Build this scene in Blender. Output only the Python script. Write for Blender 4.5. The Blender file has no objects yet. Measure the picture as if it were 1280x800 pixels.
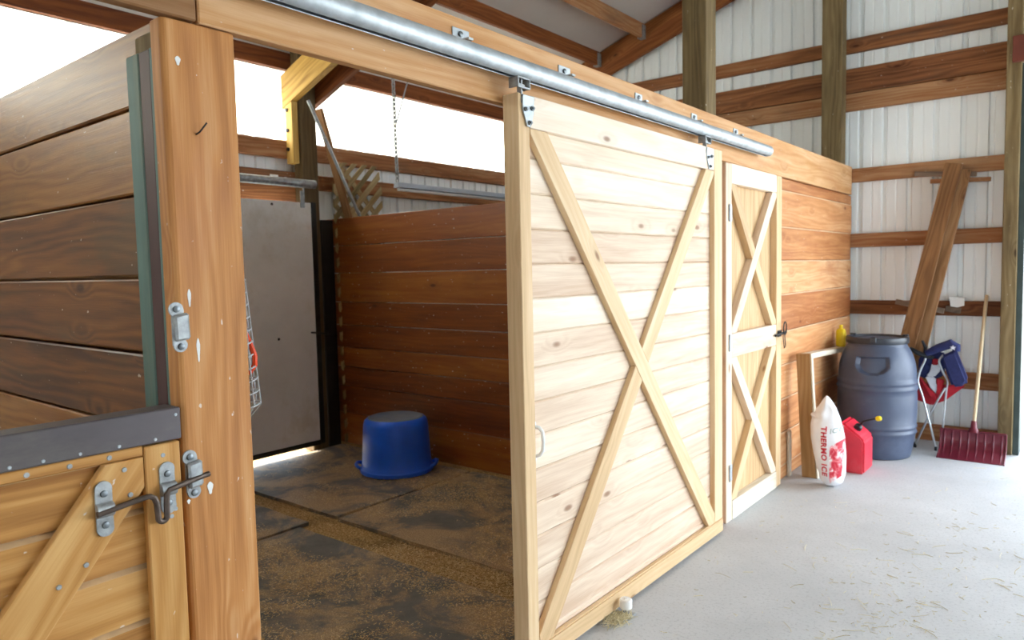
import bpy, bmesh, math, random
from mathutils import Vector, Matrix, noise as mnoise
random.seed(7)
PI = math.pi
SC = bpy.context.scene
COL = SC.collection

# ------------------------------------------------------------------ helpers
def lin(h):
    h = h.lstrip('#')
    out = []
    for i in (0, 2, 4):
        c = int(h[i:i+2], 16) / 255
        out.append(c / 12.92 if c <= .04045 else ((c + .055) / 1.055) ** 2.4)
    return (*out, 1)

class NT:
    """tiny node-tree builder"""
    def __init__(self, name):
        self.m = bpy.data.materials.new(name); self.m.use_nodes = True
        self.t = self.m.node_tree; self.t.nodes.clear()
        self.out = self.n('ShaderNodeOutputMaterial')
    def n(self, typ, **kw):
        nd = self.t.nodes.new(typ)
        for k, v in kw.items(): setattr(nd, k, v)
        return nd
    def put(self, sock, v):
        if isinstance(v, bpy.types.NodeSocket): self.t.links.new(v, sock)
        elif v is not None:
            sock.default_value = v
    def math(self, op, a, b=None, c=None, clamp=False):
        nd = self.n('ShaderNodeMath', operation=op, use_clamp=clamp)
        self.put(nd.inputs[0], a)
        if b is not None: self.put(nd.inputs[1], b)
        if c is not None: self.put(nd.inputs[2], c)
        return nd.outputs[0]
    def vmath(self, op, a, b):
        nd = self.n('ShaderNodeVectorMath', operation=op)
        self.put(nd.inputs[0], a); self.put(nd.inputs[1], b)
        return nd.outputs[0]
    def noise(self, vec, scale=1, detail=3, rough=.55, dist=0):
        nd = self.n('ShaderNodeTexNoise')
        self.put(nd.inputs['Vector'], vec)
        nd.inputs['Scale'].default_value = scale; nd.inputs['Detail'].default_value = detail
        nd.inputs['Roughness'].default_value = rough; nd.inputs['Distortion'].default_value = dist
        return nd.outputs['Fac']
    def mix(self, fac, a, b, blend='MIX'):
        nd = self.n('ShaderNodeMix', data_type='RGBA', blend_type=blend)
        self.put(nd.inputs[0], fac); self.put(nd.inputs[6], a); self.put(nd.inputs[7], b)
        return nd.outputs[2]
    def ramp(self, fac, stops):
        nd = self.n('ShaderNodeValToRGB'); cr = nd.color_ramp
        while len(cr.elements) < len(stops): cr.elements.new(.5)
        for e, (p, c) in zip(cr.elements, stops): e.position = p; e.color = c
        self.put(nd.inputs[0], fac)
        return nd.outputs[0]
    def range(self, v, a, b, c=0., d=1.):
        nd = self.n('ShaderNodeMapRange', interpolation_type='SMOOTHSTEP')
        self.put(nd.inputs[0], v)
        for i, x in enumerate((a, b, c, d)): nd.inputs[i+1].default_value = x
        return nd.outputs[0]
    def bsdf(self, color, rough=.6, metal=0., bump=None, bstr=.2, bdist=.01, spec=.4, **kw):
        b = self.n('ShaderNodeBsdfPrincipled')
        self.put(b.inputs['Base Color'], color); self.put(b.inputs['Roughness'], rough)
        b.inputs['Metallic'].default_value = metal
        b.inputs['Specular IOR Level'].default_value = spec
        for k, v in kw.items(): self.put(b.inputs[k.replace('_', ' ')], v)
        if bump is not None:
            bp = self.n('ShaderNodeBump'); bp.inputs['Strength'].default_value = bstr; bp.inputs['Distance'].default_value = bdist
            self.put(bp.inputs['Height'], bump); self.t.links.new(bp.outputs[0], b.inputs['Normal'])
        self.t.links.new(b.outputs[0], self.out.inputs[0])
        return b

def wood(name, dark, mid, light, knot=.35, kmul=.42, rough=.6, specks=0., ringk=1., stain=None, stain_amt=.0, spec=.3):
    T = NT(name)
    uv = T.n('ShaderNodeUVMap'); uv.uv_map = 'UVMap'
    at = T.n('ShaderNodeAttribute'); at.attribute_name = 'rnd'
    off = T.vmath('MULTIPLY', at.outputs['Color'], (37., 23., 11.))
    v = T.vmath('ADD', uv.outputs[0], off)
    sep = T.n('ShaderNodeSeparateXYZ'); T.put(sep.inputs[0], v)
    sr = T.n('ShaderNodeSeparateColor'); T.put(sr.inputs[0], at.outputs['Color'])
    n1 = T.noise(T.vmath('MULTIPLY', v, (1.1, 13., 1.)), 1, 4)
    n2 = T.noise(T.vmath('MULTIPLY', v, (7., 260., 1.)), 1, 2)
    n3 = T.noise(T.vmath('MULTIPLY', v, (.75, 5.5, 1.)), 1, 2)
    # knots
    vo = T.n('ShaderNodeTexVoronoi', feature='F1'); vo.inputs['Scale'].default_value = 1
    vo.inputs['Randomness'].default_value = .9
    T.put(vo.inputs['Vector'], T.vmath('MULTIPLY', v, (3.1, 7.5, 1.)))
    vs = T.n('ShaderNodeSeparateColor'); T.put(vs.inputs[0], vo.outputs['Color'])
    gate = T.math('LESS_THAN', vs.outputs[0], knot)
    kd = T.math('MULTIPLY', T.range(vo.outputs['Distance'], .05, .13, 1, 0), gate)
    halo = T.math('MULTIPLY', T.range(vo.outputs['Distance'], .08, .40, 1, 0), gate)
    ph = T.math('ADD', T.math('MULTIPLY', sep.outputs[1], 150.), T.math('MULTIPLY', n3, 42.))
    ph = T.math('ADD', ph, T.math('MULTIPLY', halo, 9.))
    ring = T.math('MULTIPLY_ADD', T.math('SINE', ph), .5, .5)
    f = T.math('MULTIPLY', n1, .62)
    f = T.math('ADD', f, T.math('MULTIPLY', n2, .22))
    f = T.math('ADD', f, T.math('MULTIPLY', ring, .13 * ringk))
    f = T.math('ADD', f, T.math('MULTIPLY_ADD', sr.outputs[2], .34, -.17))
    c = T.ramp(f, [(.22, dark), (.5, mid), (.76, light)])
    c = T.mix(T.math('MULTIPLY', halo, .28), c, dark)
    kc = tuple(x * kmul * q for x, q in zip(dark[:3], (1.25, .8, .55))) + (1,)
    c = T.mix(T.math('MULTIPLY', kd, .8), c, kc)
    if stain is not None:
        s = T.noise(T.vmath('MULTIPLY', v, (1.3, 5., 1.)), 1, 5, .65)
        c = T.mix(T.math('MULTIPLY', T.range(s, .5, .72), stain_amt), c, stain)
    if specks:
        s = T.noise(T.vmath('MULTIPLY', v, (34., 60., 1.)), 1, 2, .5)
        lo = .735 - .03 * specks
        c = T.mix(T.math('MULTIPLY', T.range(s, lo, lo + .05), .75), c, (.72, .66, .58, 1))
    h = T.math('ADD', T.math('MULTIPLY', n2, .6), T.math('MULTIPLY', ring, .10 * ringk))
    T.bsdf(c, rough, bump=h, bstr=.2, bdist=.003, spec=spec)
    return T.m

def plain(name, col, rough=.5, metal=0., var=.12, scale=6., bump=0., spec=.4, stretch=(1, 1, 1), dirt=None, dirt_amt=.5, **kw):
    T = NT(name)
    tc = T.n('ShaderNodeTexCoord')
    v = T.vmath('MULTIPLY', tc.outputs['Object'], stretch)
    n = T.noise(v, scale, 5, .6)
    d = tuple(max(0, x * (1 - var * 1.6)) for x in col[:3]) + (1,)
    l = tuple(min(1, x * (1 + var)) for x in col[:3]) + (1,)
    c = T.ramp(n, [(.3, d), (.7, l)])
    if dirt is not None:
        s = T.noise(v, scale * .7, 6, .7)
        c = T.mix(T.math('MULTIPLY', T.range(s, .48, .7), dirt_amt), c, dirt)
    fine = T.noise(v, scale * 9, 3)
    T.bsdf(c, rough, metal, bump=fine if bump else None, bstr=bump, bdist=.003, spec=spec, **kw)
    return T.m

class MB:
    """collects shapes in world metres; build() links them as ONE mesh object"""
    def __init__(self):
        self.bm = bmesh.new()
        self.uv = self.bm.loops.layers.uv.new('UVMap')
        self.cl = self.bm.loops.layers.float_color.new('rnd')
        self.smooth = False
    def _fin(self, faces, L, W, T, rnd=None, mat=0):
        r = rnd or (random.random(), random.random(), random.random(), 1)
        for f in faces:
            f.material_index = mat
            n = f.normal
            ct, cw, clg = abs(n.dot(T)), abs(n.dot(W)), abs(n.dot(L))
            for lp in f.loops:
                p = lp.vert.co
                if clg > max(ct, cw): u, v = p.dot(W) * .25, p.dot(T)
                elif ct >= cw: u, v = p.dot(L), p.dot(W)
                else: u, v = p.dot(L), p.dot(T) + 3.3
                lp[self.uv].uv = (u, v); lp[self.cl] = r
    def _merge(self, tb, L, W, T, rnd=None, mat=0):
        tb.normal_update()
        vm = {v: self.bm.verts.new(v.co) for v in tb.verts}
        fs = []
        for f in tb.faces:
            try: nf = self.bm.faces.new([vm[v] for v in f.verts])
            except ValueError: continue
            nf.normal_update(); nf.smooth = self.smooth; fs.append(nf)
        self._fin(fs, L, W, T, rnd, mat)
        tb.free()
        return self
    def prism(self, pts, ext, L=None, bevel=0., rnd=None, seg=1, mat=0):
        """planar polygon pts extruded by vector ext"""
        tb = bmesh.new(); ext = Vector(ext)
        a = [tb.verts.new(Vector(p)) for p in pts]
        b = [tb.verts.new(Vector(p) + ext) for p in pts]
        n = len(a)
        tb.faces.new(a); tb.faces.new(b[::-1])
        for i in range(n): tb.faces.new([a[(i+1) % n], a[i], b[i], b[(i+1) % n]])
        bmesh.ops.recalc_face_normals(tb, faces=tb.faces)
        if bevel: bmesh.ops.bevel(tb, geom=tb.edges[:], offset=bevel, segments=seg, affect='EDGES', clamp_overlap=True)
        T = ext.normalized()
        if L is None: L = (Vector(pts[1]) - Vector(pts[0]))
        L = Vector(L).normalized()
        if abs(T.dot(L)) > .9:
            T = max(((Vector(pts[i]) - Vector(pts[i-1])) for i in range(len(pts))), key=lambda e: e.length).normalized()
            T = T.cross(L)
        W = T.cross(L).normalized(); T = L.cross(W)
        return self._merge(tb, L, W, T, rnd, mat)
    def box(self, x0, x1, y0, y1, z0, z1, ax=None, bevel=.003, rnd=None, seg=1, mat=0):
        if ax is None: ax = 'xyz'[max(range(3), key=lambda i: (x1-x0, y1-y0, z1-z0)[i])]
        pts = [(x0, y0, z0), (x1, y0, z0), (x1, y1, z0), (x0, y1, z0)]
        tb = bmesh.new()
        a = [tb.verts.new(p) for p in pts]; b = [tb.verts.new((p[0], p[1], z1)) for p in pts]
        tb.faces.new(a[::-1]); tb.faces.new(b)
        for i in range(4): tb.faces.new([a[i], a[(i+1) % 4], b[(i+1) % 4], b[i]])
        if bevel: bmesh.ops.bevel(tb, geom=tb.edges[:], offset=bevel, segments=seg, affect='EDGES', clamp_overlap=True)
        E = dict(x=Vector((1, 0, 0)), y=Vector((0, 1, 0)), z=Vector((0, 0, 1))); S = dict(x=x1-x0, y=y1-y0, z=z1-z0)
        o = sorted([k for k in 'xyz' if k != ax], key=lambda k: -S[k])
        return self._merge(tb, E[ax], E[o[0]], E[o[1]], rnd, mat)
    def beam(self, p, q, w, t, up=(0, 0, 1), bevel=.003, rnd=None, mat=0, seg=1):
        """rectangular bar from p to q; w along `up` (made perpendicular), t sideways"""
        p, q = Vector(p), Vector(q); L = (q - p).normalized()
        W = Vector(up); W = (W - L * W.dot(L)).normalized(); T = L.cross(W)
        pts = [p + W*w/2 + T*t/2, p - W*w/2 + T*t/2, p - W*w/2 - T*t/2, p + W*w/2 - T*t/2]
        tb = bmesh.new()
        a = [tb.verts.new(x) for x in pts]; b = [tb.verts.new(x + (q - p)) for x in pts]
        tb.faces.new(a); tb.faces.new(b[::-1])
        for i in range(4): tb.faces.new([a[(i+1) % 4], a[i], b[i], b[(i+1) % 4]])
        bmesh.ops.recalc_face_normals(tb, faces=tb.faces)
        if bevel: bmesh.ops.bevel(tb, geom=tb.edges[:], offset=bevel, segments=seg, affect='EDGES', clamp_overlap=True)
        return self._merge(tb, L, W, T, rnd, mat)
    def tube(self, pts, r, n=8, cap=True, closed=False, mat=0, rnd=None):
        pts = [Vector(p) for p in pts]; k = len(pts)
        rs = r if isinstance(r, (list, tuple)) else [r] * k
        tb = bmesh.new(); rings = []
        prev = None
        for i, p in enumerate(pts):
            if closed: d = pts[(i+1) % k] - pts[i-1]
            else: d = pts[min(i+1, k-1)] - pts[max(i-1, 0)]
            d.normalize()
            if prev is None:
                a = Vector((0, 0, 1)) if abs(d.z) < .9 else Vector((1, 0, 0))
            else: a = prev
            a = (a - d * a.dot(d)).normalized(); prev = a; b = d.cross(a)
            rings.append([tb.verts.new(p + (a * math.cos(2*PI*j/n) + b * math.sin(2*PI*j/n)) * rs[i]) for j in range(n)])
        for i in range(k if closed else k - 1):
            A, B = rings[i], rings[(i+1) % k]
            for j in range(n): tb.faces.new([A[j], A[(j+1) % n], B[(j+1) % n], B[j]])
        if cap and not closed:
            tb.faces.new(rings[0][::-1]); tb.faces.new(rings[-1])
        bmesh.ops.recalc_face_normals(tb, faces=tb.faces)
        s = self.smooth; self.smooth = True
        L = (pts[-1] - pts[0]) if not closed else Vector((0, 0, 1))
        L = L.normalized() if L.length > 1e-6 else Vector((0, 0, 1))
        a = Vector((1, 0, 0)) if abs(L.x) < .9 else Vector((0, 1, 0)); W = L.cross(a).normalized()
        self._merge(tb, L, W, L.cross(W), rnd, mat); self.smooth = s
        return self
    def lathe(self, prof, c, n=32, axis=(0, 0, 1), mat=0, disp=None):
        """prof: (r, h) pairs from bottom to top round `axis` at c; r=0 closes"""
        Z = Vector(axis).normalized(); X = Vector((1, 0, 0)) if abs(Z.x) < .9 else Vector((0, 1, 0))
        X = (X - Z * X.dot(Z)).normalized(); Y = Z.cross(X); c = Vector(c)
        tb = bmesh.new(); rings = []
        for r, h in prof:
            if r <= 1e-6: rings.append([tb.verts.new(c + Z*h)]); continue
            row = []
            for j in range(n):
                a = 2*PI*j/n; rr = r + (disp(a, h) if disp else 0)
                row.append(tb.verts.new(c + Z*h + (X*math.cos(a) + Y*math.sin(a)) * rr))
            rings.append(row)
        for A, B in zip(rings, rings[1:]):
            for j in range(n):
                k = (j+1) % n
                if len(A) == 1 and len(B) == 1: break
                if len(A) == 1: tb.faces.new([A[0], B[k], B[j]])
                elif len(B) == 1: tb.faces.new([A[j], A[k], B[0]])
                else: tb.faces.new([A[j], A[k], B[k], B[j]])
        bmesh.ops.recalc_face_normals(tb, faces=tb.faces)
        s = self.smooth; self.smooth = True
        self._merge(tb, Z, X, Y, None, mat); self.smooth = s
        return self
    def grid(self, f, nu, nv, mat=0):
        tb = bmesh.new()
        V = [[tb.verts.new(Vector(f(i/nu, j/nv))) for j in range(nv+1)] for i in range(nu+1)]
        for i in range(nu):
            for j in range(nv): tb.faces.new([V[i][j], V[i+1][j], V[i+1][j+1], V[i][j+1]])
        s = self.smooth; self.smooth = True
        self._merge(tb, Vector((1, 0, 0)), Vector((0, 1, 0)), Vector((0, 0, 1)), None, mat); self.smooth = s
        return self
    def build(self, name, mat, parent=None, sharp=35):
        me = bpy.data.meshes.new(name)
        if parent is not None:
            o = parent; L = Vector((0, 0, 0))
            while o is not None: L += o.location; o = o.parent
            bmesh.ops.translate(self.bm, verts=self.bm.verts[:], vec=-L)
        self.bm.to_mesh(me); self.bm.free()
        for m in (mat if isinstance(mat, (list, tuple)) else [mat]): me.materials.append(m)
        if any(p.use_smooth for p in me.polygons):
            me.set_sharp_from_angle(angle=math.radians(sharp))
        o = bpy.data.objects.new(name, me); COL.objects.link(o)
        if parent is not None: o.parent = parent
        return o

def tag(o, label, cat, group=None, kind=None):
    o['label'] = label; o['category'] = cat
    if group: o['group'] = group
    if kind: o['kind'] = kind
    return o
def root(name, loc, label, cat, group=None, kind='thing'):
    e = bpy.data.objects.new(name, None); e.location = loc; e.empty_display_size = .05
    COL.objects.link(e)
    return tag(e, label, cat, group, kind)
def struct(o, label=None, cat=None):
    o['kind'] = 'structure'
    if label: o['label'] = label
    if cat: o['category'] = cat
    return o
def clip_band(p, q, w, rect):
    """band of width w along p->q (2-D) clipped to rect (a0,a1,b0,b1)"""
    d = Vector((q[0]-p[0], q[1]-p[1])).normalized(); n = Vector((-d.y, d.x)) * w/2
    P, Q = Vector(p) - d*.6, Vector(q) + d*.6
    poly = [P + n, P - n, Q - n, Q + n]
    a0, a1, b0, b1 = rect
    for ax, val, sg in ((0, a0, 1), (0, a1, -1), (1, b0, 1), (1, b1, -1)):
        out = []
        for i in range(len(poly)):
            A, B = poly[i-1], poly[i]
            ia, ib = (A[ax]-val)*sg >= 0, (B[ax]-val)*sg >= 0
            if ia != ib:
                t = (val - A[ax]) / (B[ax] - A[ax]); out.append(A + (B - A) * t)
            if ib: out.append(B)
        poly = out
    return [tuple(v) for v in poly], d

# ------------------------------------------------------------------ materials
M = {}
M['pine'] = wood('new_pine', lin('#ceb096'), lin('#e9d5be'), lin('#f5e9da'), knot=.72, rough=.62, ringk=.5, kmul=.34)
M['plywood'] = wood('tan_plywood', lin('#b48f62'), lin('#cfae82'), lin('#dec29a'), knot=.1, rough=.62, ringk=1.2)
M['dust'] = plain('dusty_edge', lin('#dcb995'), .85, 0, .1, 8.)
M['tan_dust'] = plain('tan_dusty_edge', lin('#c6a277'), .85, 0, .12, 8.)
M['pine_frame'] = wood('frame_pine', lin('#b8946a'), lin('#d8b78c'), lin('#e8d0ac'), knot=.3, rough=.6, ringk=.5)
M['fir'] = wood('orange_fir', lin('#935a2a'), lin('#bf8349'), lin('#d9ab78'), knot=.3, rough=.58, specks=.5, ringk=1.0, stain=lin('#b27650'), stain_amt=.4)
M['fir_wall'] = wood('red_fir', lin('#9e5f32'), lin('#ca8e5b'), lin('#e0b488'), knot=.22, rough=.6, specks=.6, ringk=.7, stain=lin('#a9633a'), stain_amt=.5)
M['header'] = wood('header_fir', lin('#9a6233'), lin('#c69059'), lin('#dbb084'), knot=.4, rough=.6, specks=.6, ringk=.8, stain=lin('#b0703f'), stain_amt=.35)
M['door_fir'] = wood('yellow_fir', lin('#915f2a'), lin('#bd8848'), lin('#d5a86b'), knot=.28, rough=.58, specks=.4, ringk=1.2, stain=lin('#9b6030'), stain_amt=.25)
M['stall'] = wood('stall_board', lin('#5f2c0b'), lin('#8a4a19'), lin('#a8682a'), knot=.2, rough=.42, specks=.9, ringk=.5, stain=lin('#6b3212'), stain_amt=.4, spec=.45)
M['stall_near'] = wood('greasy_board', lin('#4d2c11'), lin('#815022'), lin('#a07038'), knot=.35, rough=.42, specks=.35, ringk=1.3, stain=lin('#5b482f'), stain_amt=.6, spec=.45)
M['girt'] = wood('rough_girt', lin('#5a3018'), lin('#94603a'), lin('#b08660'), knot=.25, rough=.75, specks=.3, stain=lin('#6b5340'), stain_amt=.6)
M['post'] = wood('treated_post', lin('#4a3b24'), lin('#746140'), lin('#94815e'), knot=.25, rough=.75, specks=.5, stain=lin('#4b3f2a'), stain_amt=.5)
M['rafter'] = wood('rafter_wood', lin('#4d2411'), lin('#7d451f'), lin('#9a6234'), knot=.25, rough=.75)
M['lit_rafter'] = wood('daylit_rafter', lin('#8c6426'), lin('#c29a4e'), lin('#d8b56a'), knot=.35, rough=.65)  # daylight from the eave strip is mixed into this yellow tone
M['plank'] = wood('old_plank', lin('#5f3d20'), lin('#8f6640'), lin('#a98260'), knot=.5, rough=.7)
M['dark_post'] = wood('dark_post', lin('#2f2413'), lin('#54422a'), lin('#6b583a'), knot=.2, rough=.75)
M['grey_wood'] = wood('grey_stick', lin('#55473c'), lin('#7f6c5c'), lin('#9c8a7a'), knot=.1, rough=.8)
M['white_wood'] = wood('pale_lumber', lin('#a89a84'), lin('#cfc3ae'), lin('#e4dccb'), knot=.15, rough=.6)
M['frame_wood'] = wood('brown_frame_lumber', lin('#73502c'), lin('#a07a4c'), lin('#b8936a'), knot=.2, rough=.7)
M['handle_wood'] = wood('handle_ash', lin('#a58a66'), lin('#cdb692'), lin('#e2d0b2'), knot=.0, rough=.5)
M['lattice'] = wood('lattice_lath', lin('#6b5a3c'), lin('#9a855c'), lin('#b7a078'), knot=.0, rough=.8)
M['siding'] = plain('white_siding', lin('#eff4f5'), .45, 0, .015, 2., dirt=lin('#dcdacb'), dirt_amt=.2, stretch=(1, 1, .25))
M['liner'] = plain('roof_liner', lin('#cbc6c2'), .7, 0, .05, 1.2, bump=.1)
M['galv'] = plain('galvanized', lin('#bcc3c8'), .52, .6, .16, 14., spec=.5)
M['galv_dull'] = plain('dull_galvanized', lin('#a2a6a8'), .5, .55, .22, 30., bump=.2, dirt=lin('#7d766c'), dirt_amt=.4)
M['steel'] = plain('chair_steel', lin('#c3c8cc'), .3, .7, .06, 8)
M['rust'] = plain('brown_iron', lin('#5d5048'), .45, .6, .25, 30., bump=.2)
M['black'] = plain('black_iron', lin('#24221f'), .5, .3, .2, 12.)
M['bolt'] = plain('bolt_head', lin('#7c8286'), .4, .8, .15, 40.)
M['cap'] = plain('brown_flashing', lin('#5a5356'), .42, .25, .12, 7., dirt=lin('#7d766e'), dirt_amt=.35, stretch=(1, .4, 1))
M['teal'] = plain('teal_paint', lin('#57716a'), .6, 0, .2, 9., bump=.15, dirt=lin('#8a8468'), dirt_amt=.35, stretch=(1, 1, .15))
M['maroon'] = plain('maroon_paint', lin('#4a2d2c'), .55, 0, .2, 9., dirt=lin('#6d5a4e'), dirt_amt=.3, stretch=(1, 1, .15))
M['blue_tub'] = plain('blue_plastic', lin('#1f68f0'), .36, 0, .07, 5., dirt=lin('#3d6fd6'), dirt_amt=.3, spec=.5)
M['tub_dust'] = plain('dusty_blue', lin('#7f8794'), .7, 0, .12, 7., dirt=lin('#4f6cae'), dirt_amt=.5)
M['barrel'] = plain('slate_plastic', lin('#465066'), .42, 0, .07, 5., dirt=lin('#616c82'), dirt_amt=.35, spec=.5)
M['barrel_lid'] = plain('dark_lid_plastic', lin('#2b2f38'), .35, 0, .1, 8., spec=.5)
M['red_can'] = plain('red_plastic', lin('#d8233a'), .35, 0, .06, 6., spec=.5, dirt=lin('#e08a86'), dirt_amt=.2)
M['black_plastic'] = plain('black_plastic', lin('#22252a'), .4)
M['yellow'] = plain('yellow_plastic', lin('#e6c916'), .4, 0, .05, 6.)
M['bag'] = plain('white_sack', lin('#e9e9ee'), .5, 0, .04, 9., bump=.15)
M['ink_red'] = plain('red_ink', lin('#c41f38'), .55, 0, .05, 20)
M['ink_grey'] = plain('grey_ink', lin('#a3b1ae'), .6, 0, .05, 20)
M['shovel'] = plain('maroon_plastic', lin('#661528'), .38, 0, .08, 8., spec=.5)
M['navy'] = plain('navy_fabric', lin('#2b3160'), .85, 0, .15, 30., bump=.3)
M['red_fabric'] = plain('red_fabric', lin('#b4232f'), .85, 0, .12, 30., bump=.3)
M['white_fabric'] = plain('white_fabric', lin('#dcdde4'), .85, 0, .05, 30.)
M['white_door'] = plain('white_panel', lin('#e9e9e6'), .5, 0, .05, 2.5, dirt=lin('#bdb39c'), dirt_amt=.5)
M['card'] = plain('white_card', lin('#e6e6e4'), .6, 0, .03, 9.)
M['roller'] = plain('white_nylon', lin('#e8e6e2'), .4, 0, .03, 9.)
M['wire'] = plain('wire', lin('#c4c9ce'), .4, .5, .1, 30.)
M['orange'] = plain('orange_strap', lin('#e2491d'), .5, 0, .06, 20.)
M['lightbar'] = plain('grey_enamel', lin('#b4bfcb'), .4, .1, .06, 8.)
M['straw'] = wood('straw', lin('#a99a70'), lin('#d8cba4'), lin('#f0e8cc'), knot=0, rough=.7)
M['shavings'] = wood('shaving_flakes', lin('#a88350'), lin('#d9b984'), lin('#f2deb8'), knot=0, rough=.8)
M['redbrown'] = plain('redbrown_beam', lin('#6d3526'), .7, 0, .15, 6.)
M['darkgreen'] = plain('dark_flashing', lin('#3d4a47'), .5, .2, .15, 8.)

def print_mat():
    T = NT('red_print'); tc = T.n('ShaderNodeTexCoord')
    n = T.noise(T.vmath('MULTIPLY', tc.outputs['Object'], (30, 8, 18)), 1, 4, .6, .8)
    c = T.ramp(n, [(.42, lin('#c8243a')), (.52, lin('#e77f86')), (.6, lin('#f0e8ea'))])
    T.bsdf(c, .55); return T.m
M['print'] = print_mat()

def glow_panel():
    T = NT('fibreglass_panel')
    a = T.n('ShaderNodeBsdfTranslucent'); a.inputs[0].default_value = (.93, .91, .82, 1)
    d = T.n('ShaderNodeBsdfDiffuse'); d.inputs[0].default_value = (.8, .78, .68, 1)
    mx = T.n('ShaderNodeMixShader'); mx.inputs[0].default_value = .18
    T.t.links.new(a.outputs[0], mx.inputs[1]); T.t.links.new(d.outputs[0], mx.inputs[2])
    T.t.links.new(mx.outputs[0], T.out.inputs[0]); return T.m
M['panel'] = glow_panel()

def concrete():
    T = NT('concrete'); tc = T.n('ShaderNodeTexCoord'); v = tc.outputs['Object']
    n = T.noise(v, 1.1, 6, .62); g = T.noise(v, 70, 3, .7); s = T.noise(v, 9, 5, .7)
    c = T.ramp(n, [(.3, lin('#adaeb0')), (.7, lin('#c3c4c6'))])
    c = T.mix(T.math('MULTIPLY', T.range(g, .53, .66), .55), c, lin('#96979a'))
    c = T.mix(T.math('MULTIPLY', T.range(s, .58, .75), .3), c, lin('#bdb6a8'))
    T.bsdf(c, .75, bump=g, bstr=.25, bdist=.004); return T.m
M['concrete'] = concrete()
def matmat():
    T = NT('rubber_mat'); tc = T.n('ShaderNodeTexCoord'); v = tc.outputs['Object']
    geo = T.n('ShaderNodeNewGeometry'); w = geo.outputs['Position']
    n = T.noise(v, 5, 5, .65); sp = T.noise(w, 2.2, 6, .68, .6); g = T.noise(w, 170, 3, .7)
    c = T.ramp(n, [(.3, lin('#5b5854')), (.7, lin('#7c7771'))])
    dust = T.range(sp, .43, .58)
    dc = T.ramp(g, [(.35, lin('#86693e')), (.5, lin('#b8966a')), (.68, lin('#e0c7a0'))])
    c = T.mix(T.math('MULTIPLY', dust, .85), c, dc)
    T.bsdf(c, .62, bump=g, bstr=.5, bdist=.008, spec=.4); return T.m
M['mat'] = matmat()
def bedding():
    T = NT('bedding_dirt'); tc = T.n('ShaderNodeTexCoord'); v = tc.outputs['Object']
    g = T.noise(v, 80, 3, .6); n = T.noise(v, 3, 5, .6)
    c = T.ramp(g, [(.32, lin('#70542a')), (.5, lin('#ab8750')), (.7, lin('#d8ba88'))])
    c = T.mix(T.range(n, .45, .7, 0, .5), c, lin('#3a2c18'))
    T.bsdf(c, .9, bump=g, bstr=.8, bdist=.01); return T.m
M['bedding'] = bedding()
M['gravel'] = plain('gravel', lin('#b9b4a8'), .9, 0, .12, 4.)

# ------------------------------------------------------------------ setting
def roofz(x):
    return 4.10 + .33 * (min(x, 6.4 - x) + 2.05)
b = MB(); b.box(-.03, 8, -7, 7.16, -.12, 0, bevel=0); struct(b.build('floor', M['concrete']), 'pale grey concrete aisle floor strewn with straw', 'floor')
b = MB(); b.box(-3.80, -.035, -7, 7.08, -.12, -.012, bevel=0); struct(b.build('stall_floor', M['bedding']), 'brown dirt floor of the stalls under the mats', 'floor')
b = MB(); b.box(-40, 40, -40, 40, -.4, -.14, bevel=0); struct(b.build('ground', M['gravel']), 'pale gravel outside the barn', 'ground')

RW = 5.3
# profiled steel siding
def siding(mb, a0, a1, z0f, z1f, place, pitch=.1975, depth=.024, phase=.054):
    xs = []
    k = math.floor((a0 - phase) / pitch) - 1
    while phase + k * pitch < a1 + pitch:
        c = phase + k * pitch
        xs += [(c - .024, 0), (c - .014, depth), (c + .014, depth), (c + .024, 0)]
        for m in (.5,):
            mm = c + pitch * m
            xs += [(mm - .010, 0), (mm - .004, .004), (mm + .004, .004), (mm + .010, 0)]
        k += 1
    xs = [p for p in xs if a0 <= p[0] <= a1]
    xs = [(a0, 0)] + xs + [(a1, 0)]
    bm = mb.bm
    prev = None
    for a, d in xs:
        cur = (bm.verts.new(place(a, d, z0f(a))), bm.verts.new(place(a, d, z1f(a))))
        if prev: bm.faces.new([prev[0], cur[0], cur[1], prev[1]])
        prev = cur
b = MB(); siding(b, -3.82, 1.27, lambda a: -.02, lambda a: roofz(a) + .05, lambda a, d, z: (a, 7.09 + d, z))
siding(b, 1.27, RW, lambda a: 3.06, lambda a: roofz(a) + .05, lambda a, d, z: (a, 7.09 + d, z))
struct(b.build('wall_end', M['siding']), 'white ribbed metal end wall of the barn', 'wall')
b = MB()
siding(b, -7, 2.60, lambda a: -.02, lambda a: 2.72, lambda a, d, z: (-3.78 - d, a, z))
siding(b, 2.60, 3.80, lambda a: 2.12, lambda a: 2.72, lambda a, d, z: (-3.78 - d, a, z))
siding(b, 3.80, 7.1, lambda a: -.02, lambda a: 2.72, lambda a, d, z: (-3.78 - d, a, z))
struct(b.build('wall_outer', M['siding']), 'white ribbed metal outer wall behind the stalls', 'wall')
for i, (y0, y1) in enumerate(((-7, 2.08), (2.08, 4.42), (4.42, 5.57), (5.57, 7.1))):
    b = MB(); siding(b, y0 - .04, y1, lambda a: 2.66, lambda a: 3.36, lambda a, d, z: (-3.785 - d + .003 * (i % 2), a, z))
    struct(b.build('window_%d' % (i + 1), M['panel']), 'translucent fibreglass daylight strip under the eave', 'window')
RW = 5.3
b = MB()
siding(b, -7, 3.4, lambda a: -.02, lambda a: 3.2, lambda a, d, z: (RW + d, a, z)); siding(b, 3.4, 7.1, lambda a: 3.1, lambda a: 3.2, lambda a, d, z: (RW + d, a, z))
siding(b, -7, 7.1, lambda a: 3.2, lambda a: roofz(RW) + .05, lambda a, d, z: (RW + d, a, z))
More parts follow.
